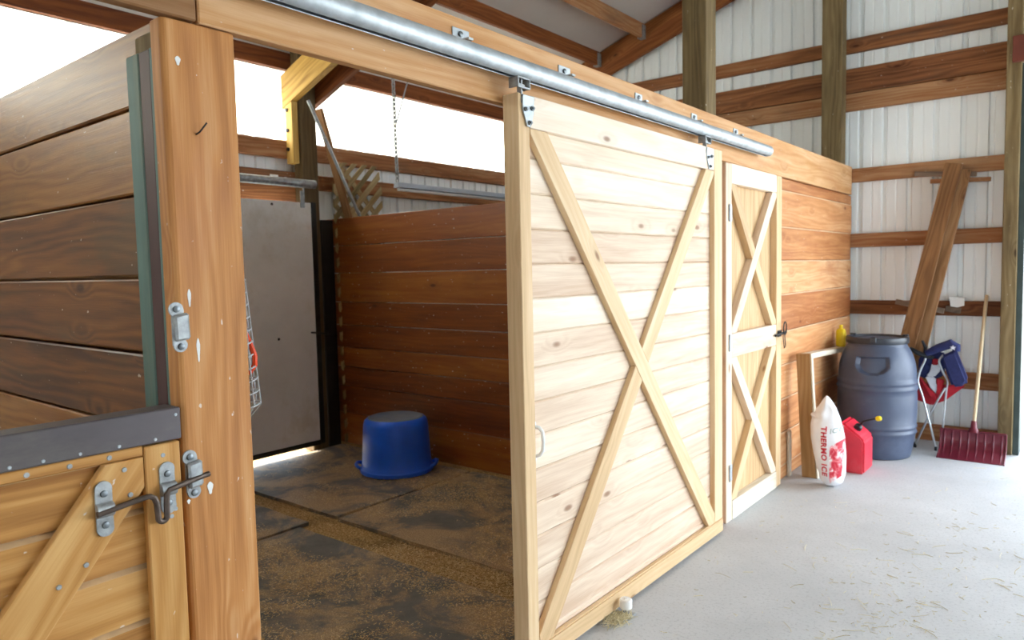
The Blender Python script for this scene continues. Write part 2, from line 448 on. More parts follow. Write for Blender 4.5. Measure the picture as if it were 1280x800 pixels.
struct(b.build('wall_right_unseen', M['siding']), 'unseen white metal wall, added with its wide doorway to shape the daylight', 'wall')  # out of view; added to block daylight nearby and let it in farther on
b = MB()
siding(b, -3.82, .8, lambda a: -.02, lambda a: roofz(a) + .05, lambda a, d, z: (a, -7 - d, z)); siding(b, .8, 2.4, lambda a: 3.1, lambda a: roofz(a) + .05, lambda a, d, z: (a, -7 - d, z)); siding(b, 2.4, RW, lambda a: -.02, lambda a: roofz(a) + .05, lambda a, d, z: (a, -7 - d, z))
struct(b.build('wall_near_unseen', M['siding']), 'unseen white metal end wall behind the viewer, its opening sized for the light', 'wall')  # out of view; closed except a narrow opening to limit light from behind
# roof liner
b = MB()
for xa, xb in ((-4.0, 3.2), (3.2, 8.3)):
    b.grid(lambda u, v: (xa + (xb - xa) * u, -7 + 14.3 * v, roofz(xa + (xb - xa) * u) + .004 * math.sin(v * 120)), 12, 60)
b.grid(lambda u, v: (-3.765, -7 + 14.3 * v, 3.30 + (roofz(-3.765) - 3.295) * u), 2, 40)
struct(b.build('ceiling', M['liner']), 'grey white roof liner above the purlins', 'ceiling')
b = MB()
for xa, xb in ((-4.2, 3.2), (3.2, 8.5)):
    b.prism([(xa, -7.2, roofz(xa) + .03), (xb, -7.2, roofz(xb) + .03), (xb, -7.2, roofz(xb) + .06), (xa, -7.2, roofz(xa) + .06)], (0, 14.6, 0))
struct(b.build('roof', M['siding']), 'metal roof of the barn', 'roof')

# eave and wall girts of the outer wall
def girt(name, label, box, mat='girt', cat='beam', group=None):
    b = MB(); b.box(*box, bevel=.004); return tag(b.build(name, M[mat]), label, cat, group, 'thing')
girt('eave_girt', 'dark brown eave board above the daylight strip', (-3.745, -3.70, -7, 7.02, 3.30, 3.445), 'rafter', group='horizontal boards on the outer wall')
girt('wall_girt', 'dark brown wall board directly below the daylight strip', (-3.745, -3.70, -7, 7.02, 2.55, 2.695), 'girt', group='horizontal boards on the outer wall')
girt('wall_girt', 'lower brown wall board behind the hanging light bar and lattice', (-3.745, -3.70, 3.94, 7.02, 2.30, 2.43), 'girt', group='horizontal boards on the outer wall')
b = MB(); b.box(-3.745, -3.70, -7, 3.76, 2.315, 2.44, bevel=.004); b.box(-3.745, -3.70, -7, 3.76, 2.10, 2.31, bevel=.004)
tag(b.build('door_header', M['girt']), 'red brown double board behind the pipe track over the white door', 'beam', kind='thing')

# end wall girts
GX = (-3.68, 1.15)
for z0, z1, lab in ((3.42, 3.545, 'topmost red brown board across the end wall'),
                    (3.068, 3.283, 'wide weathered board of the end wall, upper one of a touching pair'),
                    (2.911, 3.062, 'narrow red board of the end wall touching the wide one above it'),
                    (2.274, 2.396, 'red brown end wall board behind the tops of the leaning planks'),
                    (1.69, 1.814, 'brown end wall board crossing behind the middle of the leaning planks'),
                    (1.088, 1.212, 'rusty orange end wall board carrying the white card'),
                    (.472, .612, 'short orange end wall board behind the folded chair'),
                    (0., .14, 'bottom sill board of the end wall behind the chair legs')):
    girt('wall_girt', lab, (*GX, 7.045, 7.088, z0, z1), 'girt', group='boards across the end wall')

# posts
def post(name, x0, x1, y0, y1, z0, z1, label, mat='post'):
    b = MB(); b.box(x0, x1, y0, y1, z0, z1, 'z', bevel=.006)
    return tag(b.build(name, M[mat]), label, 'post', 'barn posts', 'thing')
post('barn_post', -.235, -.085, 4.07, 4.22, 0, roofz(-.23) - .02, 'tall barn post rising behind the pipe track above the sliding door')
post('barn_post', -.225, -.055, 6.88, 7.03, 0, roofz(-.22) - .33, 'tall barn post standing in the corner where stall wall meets end wall')
post('barn_post', 1.150, 1.250, 6.84, 7.04, 0, roofz(1.15) - .33, 'weathered barn post at the doorway, right of the snow shovel')
post('barn_post', -3.695, -3.575, 3.74, 3.90, 0, 3.56, 'dark brown post beside the white stall door', 'dark_post')
b = MB(); b.box(1.2505, 1.292, 6.86, 7.08, 0, 3.05, bevel=.002)
tag(b.build('jamb_flashing', M['darkgreen']), 'dark green metal edge strip on the doorway post', 'trim', kind='thing')
girt('doorway_header', 'dull red beam over the bright doorway', (1.19, 5.0, 6.78, 6.83, 3.055, 3.247), 'redbrown')

# roof timbers
def slope_board(y0, y1, xa, xb, zb, depth, mat, name, label, sl=.33, group=None):
    b = MB(); b.prism([(xa, y0, zb(xa)), (xb, y0, zb(xb)), (xb, y0, zb(xb) + depth), (xa, y0, zb(xa) + depth)], (0, y1 - y0, 0), L=(1, 0, sl), bevel=.004)
    return tag(b.build(name, M[mat]), label, 'rafter', group, 'thing')
slope_board(6.93, 6.985, -3.69, 3.2, lambda x: roofz(x) - .31, .295, 'rafter', 'rafter', 'sloping dark red rafter against the end wall gable', group='sloping rafters')
slope_board(3.67, 3.735, -3.74, 3.2, lambda x: 3.03 + .36 * (x + 3.57), .28, 'lit_rafter', 'rafter', 'daylit yellow rafter bolted to the near side of the stall post', .36, 'sloping rafters')
slope_board(3.905, 3.96, -3.70, 3.2, lambda x: 3.03 + .36 * (x + 3.57), .28, 'rafter', 'rafter', 'dark rafter bolted to the far side of the stall post', .36, 'sloping rafters')
b = MB(); b.prism([(-3.698, 3.672, 2.50), (-3.60, 3.672, 2.50), (-3.60, 3.672, 3.017), (-3.698, 3.672, 2.982)], (0, .06, 0), L=(0, 0, 1), bevel=.003)
for z in (2.62, 2.78, 2.95): b.lathe([(0, 0), (.016, 0), (.016, .012), (0, .012)], (-3.665, 3.672, z), 8, (0, -1, 0), 1)
tag(b.build('post_cleat', [M['lit_rafter'], M['black']]), 'short daylit yellow cleat with dark bolts nailed on the stall post', 'board', kind='thing')
purl = [(-2.575, 'purlin'), (-2.03, 'purlin'), (-1.45, 'purlin')]
labs = ['brown purlin just above the top edge of the stall header', 'brown purlin crossing the middle of the visible roof liner', 'highest purlin, just showing at the top edge of the roof liner']
for (x, n), lb in zip(purl, labs):
    zt = roofz(x) - .012
    r = root(n, (x, 0, zt - .15), lb, 'purlin', 'purlins under the roof')
    b = MB(); b.box(x - .02, x + .02, -6.9, 6.925, zt - .15, zt, 'y', bevel=.004); b.build('timber', M['rafter' if x < -2.3 else 'girt'], r)
    b = MB()
    b.box(x - .03, x + .03, 6.86, 6.927, zt - .158, zt - .151, bevel=0); b.box(x - .03, x - .022, 6.86, 6.927, zt - .152, zt - .02, bevel=0); b.box(x + .022, x + .03, 6.86, 6.927, zt - .152, zt - .02, bevel=0)
    o = b.build('joist_hanger', M['galv_dull'], r); o['label'] = 'grey metal joist hanger'

# ------------------------------------------------------------------ front wall of the stalls
def boards(b, x0, x1, y0, y1, zs, jit=.004, bev=.005, ax='y'):
    for z0, z1 in zip(zs[1:], zs):
        j = random.uniform(-jit, jit)
        b.box(x0 + j, x1 + j, y0, y1, z0 + .003, z1 - .003, ax, bevel=bev)
b = MB()
boards(b, -.042, -.002, 5.065, 7.035, [2.158, 2.07, 1.815, 1.576, 1.337, 1.072, .83, .585, .34, .1, .0], .004, .006)
boards(b, -.042, -.004, 2.75, 4.06, [2.158, 1.90, 1.65, 1.40, 1.15, .9, .65, .4, .15, .0])
for z in (2.07, 1.815, 1.576, 1.337, 1.072, .83, .585, .34, .1): b.box(-.012, -.0005, 5.07, 7.03, z - .0055, z + .0015, 'y', bevel=.001, mat=1)
struct(b.build('wall_front', [M['fir_wall'], M['dust']]), 'orange brown plank front wall of the stalls', 'wall')
h = root('stall_header', (0, 3.5, 2.16), 'long orange header board carrying the pipe track over the stall doors', 'beam')
b = MB(); b.box(-.04, 0, .925, 7.035, 2.163, 2.412, 'y', bevel=.004); b.build('header_board', M['header'], h)
b = MB(); b.box(-.04, -.001, -2.5, .921, 2.166, 2.41, 'y', bevel=.004); o = b.build('header_board', M['plank'], h); o['label'] = 'paler grey brown header length'
b = MB(); b.box(-.078, -.045, -2.5, 6.86, 2.19, 2.40, 'y', bevel=.004); b.build('backing_board', M['girt'], h)

# pipe track
tr = root('door_track', (.05, 3, 2.28), 'round galvanized pipe track along the header above the sliding door', 'track')
b = MB(); RZ, RR = 2.279, .036; rx = .058
pts = []
for k in range(25):
    a = math.radians(-60 + 300 * k / 24); pts.append((rx + RR * math.cos(a), RZ + RR * math.sin(a)))
# open slot pipe: sweep an arc profile leaving a gap at the bottom
prof = [(rx + RR * math.cos(math.radians(t)), RZ + RR * math.sin(math.radians(t))) for t in range(-70, 251, 10)]
inner = [(rx + (RR - .003) * math.cos(math.radians(t)), RZ + (RR - .003) * math.sin(math.radians(t))) for t in range(250, -71, -10)]
ring = prof + inner
b.smooth = True
n = len(ring); A = [b.bm.verts.new((x, -1.6, z)) for x, z in ring]; B2 = [b.bm.verts.new((x, 4.70, z)) for x, z in ring]
fs = []
for i in range(n):
    f = b.bm.faces.new([A[i], A[(i+1) % n], B2[(i+1) % n], B2[i]]); f.smooth = True; fs.append(f)
bmesh.ops.recalc_face_normals(b.bm, faces=b.bm.faces[:])
b._fin(fs, Vector((0, 1, 0)), Vector((0, 0, 1)), Vector((1, 0, 0)))
b.build('pipe', M['galv'], tr)
b = MB(); b.lathe([(0, 0), (.0335, 0), (.0335, .012), (0, .012)], (rx, 4.686, RZ), 24, (0, 1, 0)); b.build('end_cap', M['galv'], tr)
for y in (.35, 1.2, 1.86, 2.48, 3.10, 3.715, 4.30):
    b = MB(); w = .042 if y < 2.6 else .034
    b.box(.0, .005, y - w, y + w, 2.334, 2.374, bevel=.002)
    b.box(.004, .05, y - .012, y + .012, 2.328, 2.336, bevel=.001)
    br = b.build('track_bracket', M['galv'], tr)
    b = MB(); b.lathe([(0, 0), (.010, 0), (.010, .007), (.004, .010), (0, .010)], (.005, y - .006, 2.354), 6, (1, 0, 0)); b.build('lag_bolt', M['bolt'], br)

# jamb post (near end of the stall opening)
jp = root('jamb_post', (-.03, .93, 0), 'thick orange post with slide bolt keepers left of the open stall', 'post')
b = MB(); b.prism([(-.055, .832, 0), (-.008, .832, 0), (0, .842, 0), (0, 1.016, 0), (-.055, 1.016, 0)], (0, 0, 2.158), L=(0, 0, 1), bevel=.003)
b.build('face_board', M['fir'], jp)
b = MB(); b.box(-.215, -.056, .868, 1.012, 0, 2.16, 'z', bevel=.004); b.build('post_core', M['post'], jp)
for x0, x1, m, nm, t in ((-.090, -.057, 'teal', 'painted_strip', .843), (-.148, -.091, 'maroon', 'channel_strip', .845), (-.214, -.149, 'teal', 'painted_strip', .843)):
    b = MB(); b.box(x0, x1, t, .867, 0, 2.105, 'z', bevel=.003); o = b.build(nm, M[m], jp); o['label'] = 'teal green painted strip' if m == 'teal' else 'dark maroon channel between the green strips'
b = MB(); b.tube([(0, .905, 1.895), (.012, .908, 1.900), (.018, .915, 1.912), (.02, .922, 1.922)], .0022, 6); o = b.build('nail', M['black'], jp); o['label'] = 'bent dark nail'

for y, z, w, h in ((.868, 2.062, .006, .011), (.866, 1.50, .004, .022), (.882, 1.372, .004, .03), (.894, 1.025, .007, .016), (.838, 1.005, .004, .006)):
    b = MB(); b.prism([(0, y + w * math.cos(t) * (1 + .3 * math.sin(3 * t)), z + h * math.sin(t)) for t in [2*PI*k/14 for k in range(14)]], (.0012, 0, 0), bevel=.0004)
    o = b.build('dropping_smear', M['card'], jp); o['label'] = 'dried white smear'
def strap(b, y, z, w, x, zr=None):
    """a galvanized strap over a round bolt: two flat ears and a raised half-round middle"""
    pr = []
    for t in range(0, 181, 20):
        a = math.radians(t); pr.append((x + .004 + .014 * math.sin(a), z + .016 * math.cos(a)))
    outer = [(x, z + .048), (x + .004, z + .048)] + [(x + .004, z + .019)] + pr + [(x + .004, z - .019), (x + .004, z - .044), (x, z - .044)]
    b.prism([(px, y - w/2, pz) for px, pz in outer], (0, w, 0), bevel=.0008)
def ears(b, y, z, w, x):
    for zz, s in ((z + .046, 1), (z - .042, -1)):
        b.lathe([(0, 0), (w/2, 0), (w/2, .0046), (0, .0046)], (x, y, zz), 20, (1, 0, 0))
def keeper(y, z, parent, h=1., lean=0.):
    b = MB()
    # tall sleeve with round ears
    y2 = y + lean
    b.prism([(.0, y2 - .017, z + .028), (.0, y2 + .019, z + .034), (.0, y2 + .021, z - .03), (.0, y2 - .015, z - .034)], (.02, 0, 0), bevel=.005)
    b.lathe([(0, 0), (.0175, 0), (.0175, .0057), (0, .0057)], (0, y - .006, z + .042), 20, (1, 0, 0))
    b.lathe([(0, 0), (.0165, 0), (.0165, .0057), (0, .0057)], (0, y + .001, z - .044), 20, (1, 0, 0))
    b.box(0, .005, y - .0175, y + .013, z - .044, z + .042, bevel=.001)
    k = b.build('bolt_keeper', M['galv_dull'], parent); k['label'] = 'galvanized sleeve for the slide bolt'
    for zz, dy in ((z + .043, -.006), (z - .047, .001)):
        b = MB(); b.lathe([(0, 0), (.0085, 0), (.0075, .005), (.003, .0065), (0, .0065)], (.005, y + dy, zz), 14, (1, 0, 0)); b.build('screw', M['bolt'], k)
keeper(.836, 1.432, jp)
keeper(.850, 1.072, jp)

# ------------------------------------------------------------------ sliding door
sd = root('sliding_door', (.03, 2.98, .02), 'large pale pine sliding stall door braced with one big X', 'door')
Y0, Y1 = 2.078, 3.918
b = MB()
zs = [2.19, 1.97] + [1.97 - .1325 * k for k in range(1, 14)] + [.12, .03]
for z0, z1 in zip(zs[1:], zs):
    b.box(.018, .046, Y0 + .01, Y1 - .01, z0 + .0004, z1 - .0004, 'y', bevel=.006)
b.build('plank_panel', M['pine'], sd)
FX0, FX1 = .0465, .076
b = MB(); b.box(.002, .074, Y0, 2.146, .02, 2.19, 'z', bevel=.003); b.build('stile', M['pine_frame'], sd)
b = MB(); b.box(FX0 - .03, FX1, 3.812, Y1, .0985, 2.19, 'z', bevel=.003); b.build('stile', M['pine_frame'], sd)
b = MB(); b.box(FX0, FX1, 2.148, 3.810, 2.072, 2.19, 'y', bevel=.003); b.build('top_rail', M['pine'], sd)
b = MB(); b.box(FX0, FX1, 2.148, 3.93, .015, .098, 'y', bevel=.006, seg=2); b.build('bottom_rail', M['pine_frame'], sd)
rect = (2.148, 3.810, .10, 2.070)
poly, d = clip_band((2.190, 2.075), (3.795, .095), .094, rect)
b = MB(); b.prism([(FX0, y, z) for y, z in poly], (FX1 - FX0 - .001, 0, 0), L=(0, d.x, d.y), bevel=.002); b.build('brace', M['pine_frame'], sd)
# the other diagonal is cut in two pieces around the first
P, Q = Vector((2.178, .10)), Vector((3.770, 2.075)); dd = (Q - P).normalized()
c0 = Vector((2.190, 2.075)); d0 = Vector((3.795 - 2.190, .095 - 2.075)).normalized(); n0 = Vector((-d0.y, d0.x))
def half(poly, side):
    out = []
    for i in range(len(poly)):
        A, Bq = Vector(poly[i-1]), Vector(poly[i])
        fa, fb = ((A - c0).dot(n0) * side - .0475), ((Bq - c0).dot(n0) * side - .0475)
        if (fa >= 0) != (fb >= 0): out.append(A + (Bq - A) * (fa / (fa - fb)))
        if fb >= 0: out.append(Bq)
    return [tuple(v) for v in out]
poly, d = clip_band(P, Q, .094, rect)
for s in (1, -1):
    hp = half(poly, s)
    b = MB(); b.prism([(FX0, y, z) for y, z in hp], (FX1 - FX0 - .002, 0, 0), L=(0, d.x, d.y), bevel=.002); b.build('brace', M['pine_frame'], sd)
for y, zt in ((2.128, 2.185), (3.735, 2.185)):
    b = MB()
    b.prism([(FX1 + .001, y - .030, zt), (FX1 + .001, y + .038, zt), (FX1 + .001, y + .034, zt - .062), (FX1 + .001, y + .014, zt - .112), (FX1 + .001, y - .006, zt - .112), (FX1 + .001, y - .032, zt - .050)], (.005, 0, 0), bevel=.001)
    hg = b.build('door_hanger', M['galv'], sd); hg['label'] = 'galvanized tapered hanger plate'
    b = MB()
    yy = y - .03
    b.box(FX1 - .02, FX1 + .001, yy - .003, yy + .006, zt - .03, 2.245, bevel=.001)
    for s in (-1, 1): b.box(rx - .012, rx + .032, yy + s * .034 - .003, yy + s * .034 + .003, 2.205, 2.243, bevel=.001)
    b.box(rx + .026, rx + .032, yy - .034, yy + .034, 2.236, 2.243, bevel=.001); b.box(rx + .026, rx + .032, yy - .034, yy + .034, 2.203, 2.21, bevel=.001)
    b.box(rx + .0, rx + .02, yy - .018, yy + .018, 2.214, 2.222, bevel=.001)
    b.build('trolley', M['galv_dull'], hg)
    for py, pz in ((y - .018, zt - .052), (y + .022, zt - .044), (y + .006, zt - .098)):
        b = MB(); b.lathe([(0, 0), (.009, 0), (.009, .007), (.005, .007), (.005, .012), (0, .012)], (FX1 + .006, py, pz), 6, (1, 0, 0)); b.build('bolt', M['bolt'], hg)
# pull handle
b = MB(); hy = 2.168
for z in (.958, .826): b.lathe([(0, 0), (.014, 0), (.014, .004), (0, .004)], (.046, hy, z), 16, (1, 0, 0))
b.tube([(.048, hy, .95), (.066, hy + .012, .945), (.074, hy + .02, .93), (.076, hy + .022, .89), (.074, hy + .02, .855), (.066, hy + .012, .838), (.048, hy, .834)], .0075, 10)
o = b.build('pull_handle', M['card'], sd); o['label'] = 'white metal pull handle'
for z in (.962, .822):
    b = MB(); b.lathe([(0, 0), (.006, 0), (.004, .003), (0, .003)], (.050, hy - .002, z), 10, (1, 0, 0)); b.build('screw', M['bolt'], o)
# floor guide roller
gr = root('guide_roller', (.115, 2.735, 0), 'white floor guide roller at the bottom of the pale sliding door', 'roller')
b = MB(); b.lathe([(0, .030), (.024, .030), (.028, .034), (.028, .068), (.024, .073), (.008, .073), (.008, .078), (0, .078)], (.115, 2.735, 0), 24); b.build('wheel', M['roller'], gr)
b = MB(); b.box(.085, .15, 2.715, 2.765, 0, .006, bevel=.001); b.lathe([(0, .005), (.007, .005), (.007, .032), (0, .032)], (.115, 2.735, 0), 10); b.build('bracket', M['galv_dull'], gr)

# ------------------------------------------------------------------ hinged stall door
hd = root('hinged_door', (.02, 4.57, 0), 'narrow pale hinged stall door with two small X braces', 'door')
b = MB(); b.box(-.026, -.014, 4.085, 5.055, .01, 2.15, 'z', bevel=.001); b.build('plywood_panel', M['plywood'], hd)
DX0, DX1 = -.0135, .032
def part(name, box, m='pine', parent=hd, bev=.003, ax=None):
    b = MB(); b.box(*box, ax, bevel=bev); return b.build(name, M[m], parent)
part('stile', (DX0, DX1, 4.08, 4.168, .002, 2.15), 'pine')
part('stile', (DX0, DX1, 4.955, 5.052, .002, 2.15), 'pine_frame')
part('top_rail', (DX0, DX1 - .001, 4.17, 4.953, 2.035, 2.152), 'pine')
part('middle_rail', (DX0, DX1 - .001, 4.17, 4.953, .998, 1.142), 'pine')
part('bottom_rail', (DX0, DX1 + .004, 4.17, 4.953, .003, .118), 'white_wood')
for (za, zb, first) in ((1.144, 2.033, 0), (.120, .996, 1)):
    rc = (4.170, 4.953, za, zb); w = .078
    down = ((4.20, zb), (4.925, za)); up = ((4.20, za), (4.925, zb))
    main, other = (up, down) if not first else (down, up)
    poly, d = clip_band(*main, w, rc); b = MB(); b.prism([(DX0, y, z) for y, z in poly], (DX1 - DX0 - .002, 0, 0), L=(0, d.x, d.y), bevel=.002); b.build('brace', M['pine'], hd)
    c0 = Vector(main[0]); d0 = (Vector(main[1]) - c0).normalized(); n0 = Vector((-d0.y, d0.x))
    poly, d = clip_band(*other, w, rc)
    def half2(poly, side):
        out = []
        for i in range(len(poly)):
            A, Bq = Vector(poly[i-1]), Vector(poly[i])
            fa, fb = ((A - c0).dot(n0) * side - w/2 - .0005), ((Bq - c0).dot(n0) * side - w/2 - .0005)
            if (fa >= 0) != (fb >= 0): out.append(A + (Bq - A) * (fa / (fa - fb)))
            if fb >= 0: out.append(Bq)
        return [tuple(v) for v in out]
    for s in (1, -1):
        hp = half2(poly, s); b = MB(); b.prism([(DX0, y, z) for y, z in hp], (DX1 - DX0 - .003, 0, 0), L=(0, d.x, d.y), bevel=.002); b.build('brace', M['pine_frame'], hd)
for z in (1.86, 1.09, .30):
    b = MB(); b.box(DX1, DX1 + .003, 4.125, 4.165, z - .05, z + .05, bevel=.001); b.tube([(DX1 + .005, 4.122, z - .05), (DX1 + .005, 4.122, z + .05)], .006, 8)
    o = b.build('hinge', M['galv'], hd); o['label'] = 'galvanized butt hinge'
b = MB(); z = 1.075
b.box(DX1, DX1 + .006, 4.97, 5.045, z - .022, z + .022, bevel=.002)
b.tube([(DX1 + .012, 4.90, z - .006), (DX1 + .02, 4.94, z), (DX1 + .02, 5.09, z + .006)], .009, 8)
b.tube([(DX1 + .03, 5.04 + .030 * math.cos(t), z + .035 + .045 * math.sin(t)) for t in [k * 2 * PI / 16 for k in range(16)]], .0045, 6, closed=True)
b.tube([(DX1 + .03, 5.00, z), (DX1 + .035, 4.99, z - .04), (DX1 + .035, 5.01, z - .10), (DX1 + .035, 5.035, z - .085), (DX1 + .03, 5.03, z)], .0035, 6)
o = b.build('latch', M['black'], hd); o['label'] = 'black iron ring latch'

# ------------------------------------------------------------------ lower half door at left
dd_ = root('half_door', (-.02, .2, 0), 'lower half door in honey wood with dark metal cap and slide bolt', 'door')
b = MB(); zs = [1.15 - .1325 * k for k in range(0, 9)]
for z0, z1 in zip(zs[1:], zs):
    z0 = max(z0, .03)
    # ship-lap board with a bevelled lower lip
    b.prism([(-.05, -.75, z0), (-.012, -.75, z0), (-.012, -.75, z1 - .014), (-.026, -.75, z1 - .001), (-.05, -.75, z1 - .001)], (0, 1.565, 0), L=(0, 1, 0))
    b.prism([(-.0118, -.75, z1 - .0145), (-.0112, -.75, z1 - .0135), (-.0252, -.75, z1 - .0005), (-.0258, -.75, z1 - .0015)], (0, 1.565, 0), L=(0, 1, 0), mat=1)
b.build('plank_panel', [M['door_fir'], M['tan_dust']], dd_)
part('stile', (-.011, .012, .735, .818, .02, 1.162), 'door_fir', dd_)
part('top_rail', (-.011, .011, -.75, .733, 1.142, 1.166), 'door_fir', dd_)
poly, d = clip_band((.405, .745), (.742, 1.168), .108, (-.75, .733, .02, 1.140))
b = MB(); b.prism([(-.011, y, z) for y, z in poly], (.021, 0, 0), L=(0, d.x, d.y), bevel=.002); b.build('brace', M['door_fir'], dd_)
b = MB(); b.box(-.055, .016, -.75, .822, 1.167, 1.243, 'y', bevel=.003); cp = b.build('metal_cap', M['cap'], dd_); cp['label'] = 'dark grey brown metal cap with nail heads'
for y in [-.2, -.05, .1, .25, .36, .47, .53, .60, .68, .76, .81]:
    b = MB(); b.lathe([(0, 0), (.004, 0), (.003, .002), (0, .002)], (.016, y, 1.176 + (.05 if y > .8 else 0)), 8, (1, 0, 0)); b.build('nail_head', M['galv'], cp)
for y, z in ((.50, 1.153), (.58, 1.153), (.66, 1.154), (.69, 1.12), (.70, 1.06), (.777, 1.135), (.80, 1.0), (.60, .93), (.545, .90), (.79, .985)):
    b = MB(); b.lathe([(0, 0), (.006, 0), (.005, .0025), (0, .0025)], (.0105, y, z), 10, (1, 0, 0)); o = b.build('screw', M['galv_dull'], dd_)
sb = None
b = MB()
bz = 1.050
pts = [(.026, .622, bz - .012), (.026, .66, bz - .008), (.027, .72, bz), (.028, .735, bz + .0)]
pts += [(.03, .744, bz - .006), (.031, .748, bz - .02), (.031, .750, bz - .05)]
pts += [(.031, .750 + .010 * (1 - math.cos(t)), bz - .055 - .010 * math.sin(t)) for t in [PI * k / 8 for k in range(0, 9)]]
pts += [(.031, .771, bz - .02), (.03, .773, bz - .004), (.027, .779, bz + .004), (.026, .80, bz + .007), (.018, .85, bz + .012), (.016, .885, bz + .016)]
b.tube(pts, .0068, 10)
sb = b.build('slide_bolt', M['rust'], dd_); sb['label'] = 'rusty brown bolt rod with a U shaped handle'
for y, z in ((.642, bz - .008), (.783, bz + .004)):
    b = MB(); strap(b, y, z, .036, .0115); ears(b, y, z, .036, .0115)
    o = b.build('bolt_strap', M['galv_dull'], sb)
    for zz in (z + .036, z - .034):
        b = MB(); b.lathe([(0, 0), (.008, 0), (.007, .004), (.003, .005), (0, .005)], (.016, y, zz), 12, (1, 0, 0)); b.build('screw', M['bolt'], sb)

# ------------------------------------------------------------------ stall partitions
b = MB(); j = 0
zs = [2.23, 2.022, 1.783, 1.552, 1.336, 1.115, .88, .645, .41, .17, 0]
for z0, z1 in zip(zs[1:], zs):
    j = random.uniform(0, .006); b.box(-3.70, -.218, .93 - j, .97 - j, z0 + .004, z1 - .004, 'x', bevel=.005)
b.box(-3.70, -.218, .975, 1.0, 0, 2.20, 'x', bevel=.003)
struct(b.build('partition_near', M['stall_near']), 'dark greasy plank partition between the two nearer stalls', 'partition')
b = MB(); zs = [2.045, 1.80, 1.557, 1.30, 1.095, .895, .72, .548, .30, .02]
for z0, z1 in zip(zs[1:], zs):
    j = random.uniform(0, .006); b.box(-3.74, -.24, 4.068 - j, 4.108 - j, z0 + .0025, z1 - .0025, 'x', bevel=.004)
struct(b.build('partition_far', M['stall']), 'red brown plank partition behind the blue tub', 'partition')
b = MB(); b.box(-3.70, -3.60, 3.93, 4.055, 0, 2.03, 'z', bevel=.003)
tag(b.build('door_channel', M['black']), 'black steel upright between the white door and far partition', 'frame', kind='thing')

# white sliding stall door on the outer wall
wd = root('panel_door', (-3.55, 3.2, .06), 'dingy white sheet door with black frame at the back of the stall', 'door')
b = MB(); b.box(-3.56, -3.548, 2.46, 3.79, .10, 2.165, 'z', bevel=.001)
for y, z in ((3.41, 2.135), (3.42, 1.02)): b.lathe([(0, 0), (.012, 0), (.010, .003), (0, .003)], (-3.548, y, z), 10, (1, 0, 0), 1)
b.build('sheet', [M['white_door'], M['black']], wd)
for bx in ((-3.57, -3.536, 3.79, 3.835, .065, 2.17), (-3.57, -3.536, 2.42, 2.46, .065, 2.17), (-3.57, -3.536, 2.46, 3.79, .06, .10)):
    part('frame_bar', bx, 'black', wd, .002)
b = MB(); b.tube([(-3.545, 3.74, 1.05), (-3.50, 3.75, 1.05), (-3.49, 3.80, 1.04), (-3.49, 3.90, 1.03)], .008, 8); b.build('latch_hook', M['black'], wd)
for y in (2.7, 3.70):
    b = MB(); b.box(-3.545, -3.535, y - .02, y + .02, 2.12, 2.26, bevel=.002); b.tube([(-3.52, y, 2.2), (-3.52, y, 2.29)], .008, 8); b.build('door_hanger', M['galv_dull'], wd)
b = MB(); b.tube([(-3.50, -1.0, 2.318), (-3.50, 3.80, 2.318)], .036, 20)
tag(b.build('pipe_track', M['galv_dull']), 'dull grey pipe track over the white stall door', 'track', kind='thing')
b = MB(); b.box(-3.70, -3.695, 3.50, 3.58, 2.365, 2.40, bevel=.003); b.box(-3.70, -3.53, 3.53, 3.55, 2.352, 2.362, bevel=.001)
tag(b.build('track_clip', M['card']), 'small white metal clip above the dull pipe track', 'clip', kind='thing')

# hanging light bar
lb = root('light_bar', (-3.0, 5.0, 2.3), 'grey strip light bar hung by a chain over the far stall', 'lamp')
b = MB(); b.prism([(-3.04, 4.28, 2.285), (-2.96, 4.28, 2.285), (-2.975, 4.28, 2.33), (-3.025, 4.28, 2.33)], (0, 1.78, 0), L=(0, 1, 0), bevel=.003); b.build('housing', M['lightbar'], lb)
b = MB(); b.tube([(-3.0, 4.30, 2.270), (-3.0, 6.04, 2.270)], .013, 12); b.build('tube', M['card'], lb)
def chain(p, q, b):
    p, q = Vector(p), Vector(q); L = (q - p).length; n = int(L / .036); d = (q - p).normalized()
    s = d.cross(Vector((0, 1, .2))).normalized(); t = d.cross(s)
    for i in range(n):
        c = p + d * (L * (i + .5) / n); a = s if i % 2 else t
        b.tube([c + d * (.026 * math.cos(x)) + a * (.014 * math.sin(x)) for x in [2*PI*k/10 for k in range(10)]], .0062, 5, closed=True)
b = MB(); chain((-3.0, 4.295, 2.33), (-3.0, 4.28, 3.40), b); b.tube([(-3.0, 4.297, 2.815), (-3.0, 4.395, 3.07), (-3.0, 4.51, 3.37)], .006, 6); b.build('chain', M['galv_dull'], lb)
b = MB(); chain((-3.0, 6.02, 2.33), (-3.0, 6.02, 3.45), b); b.build('chain', M['galv_dull'], lb)

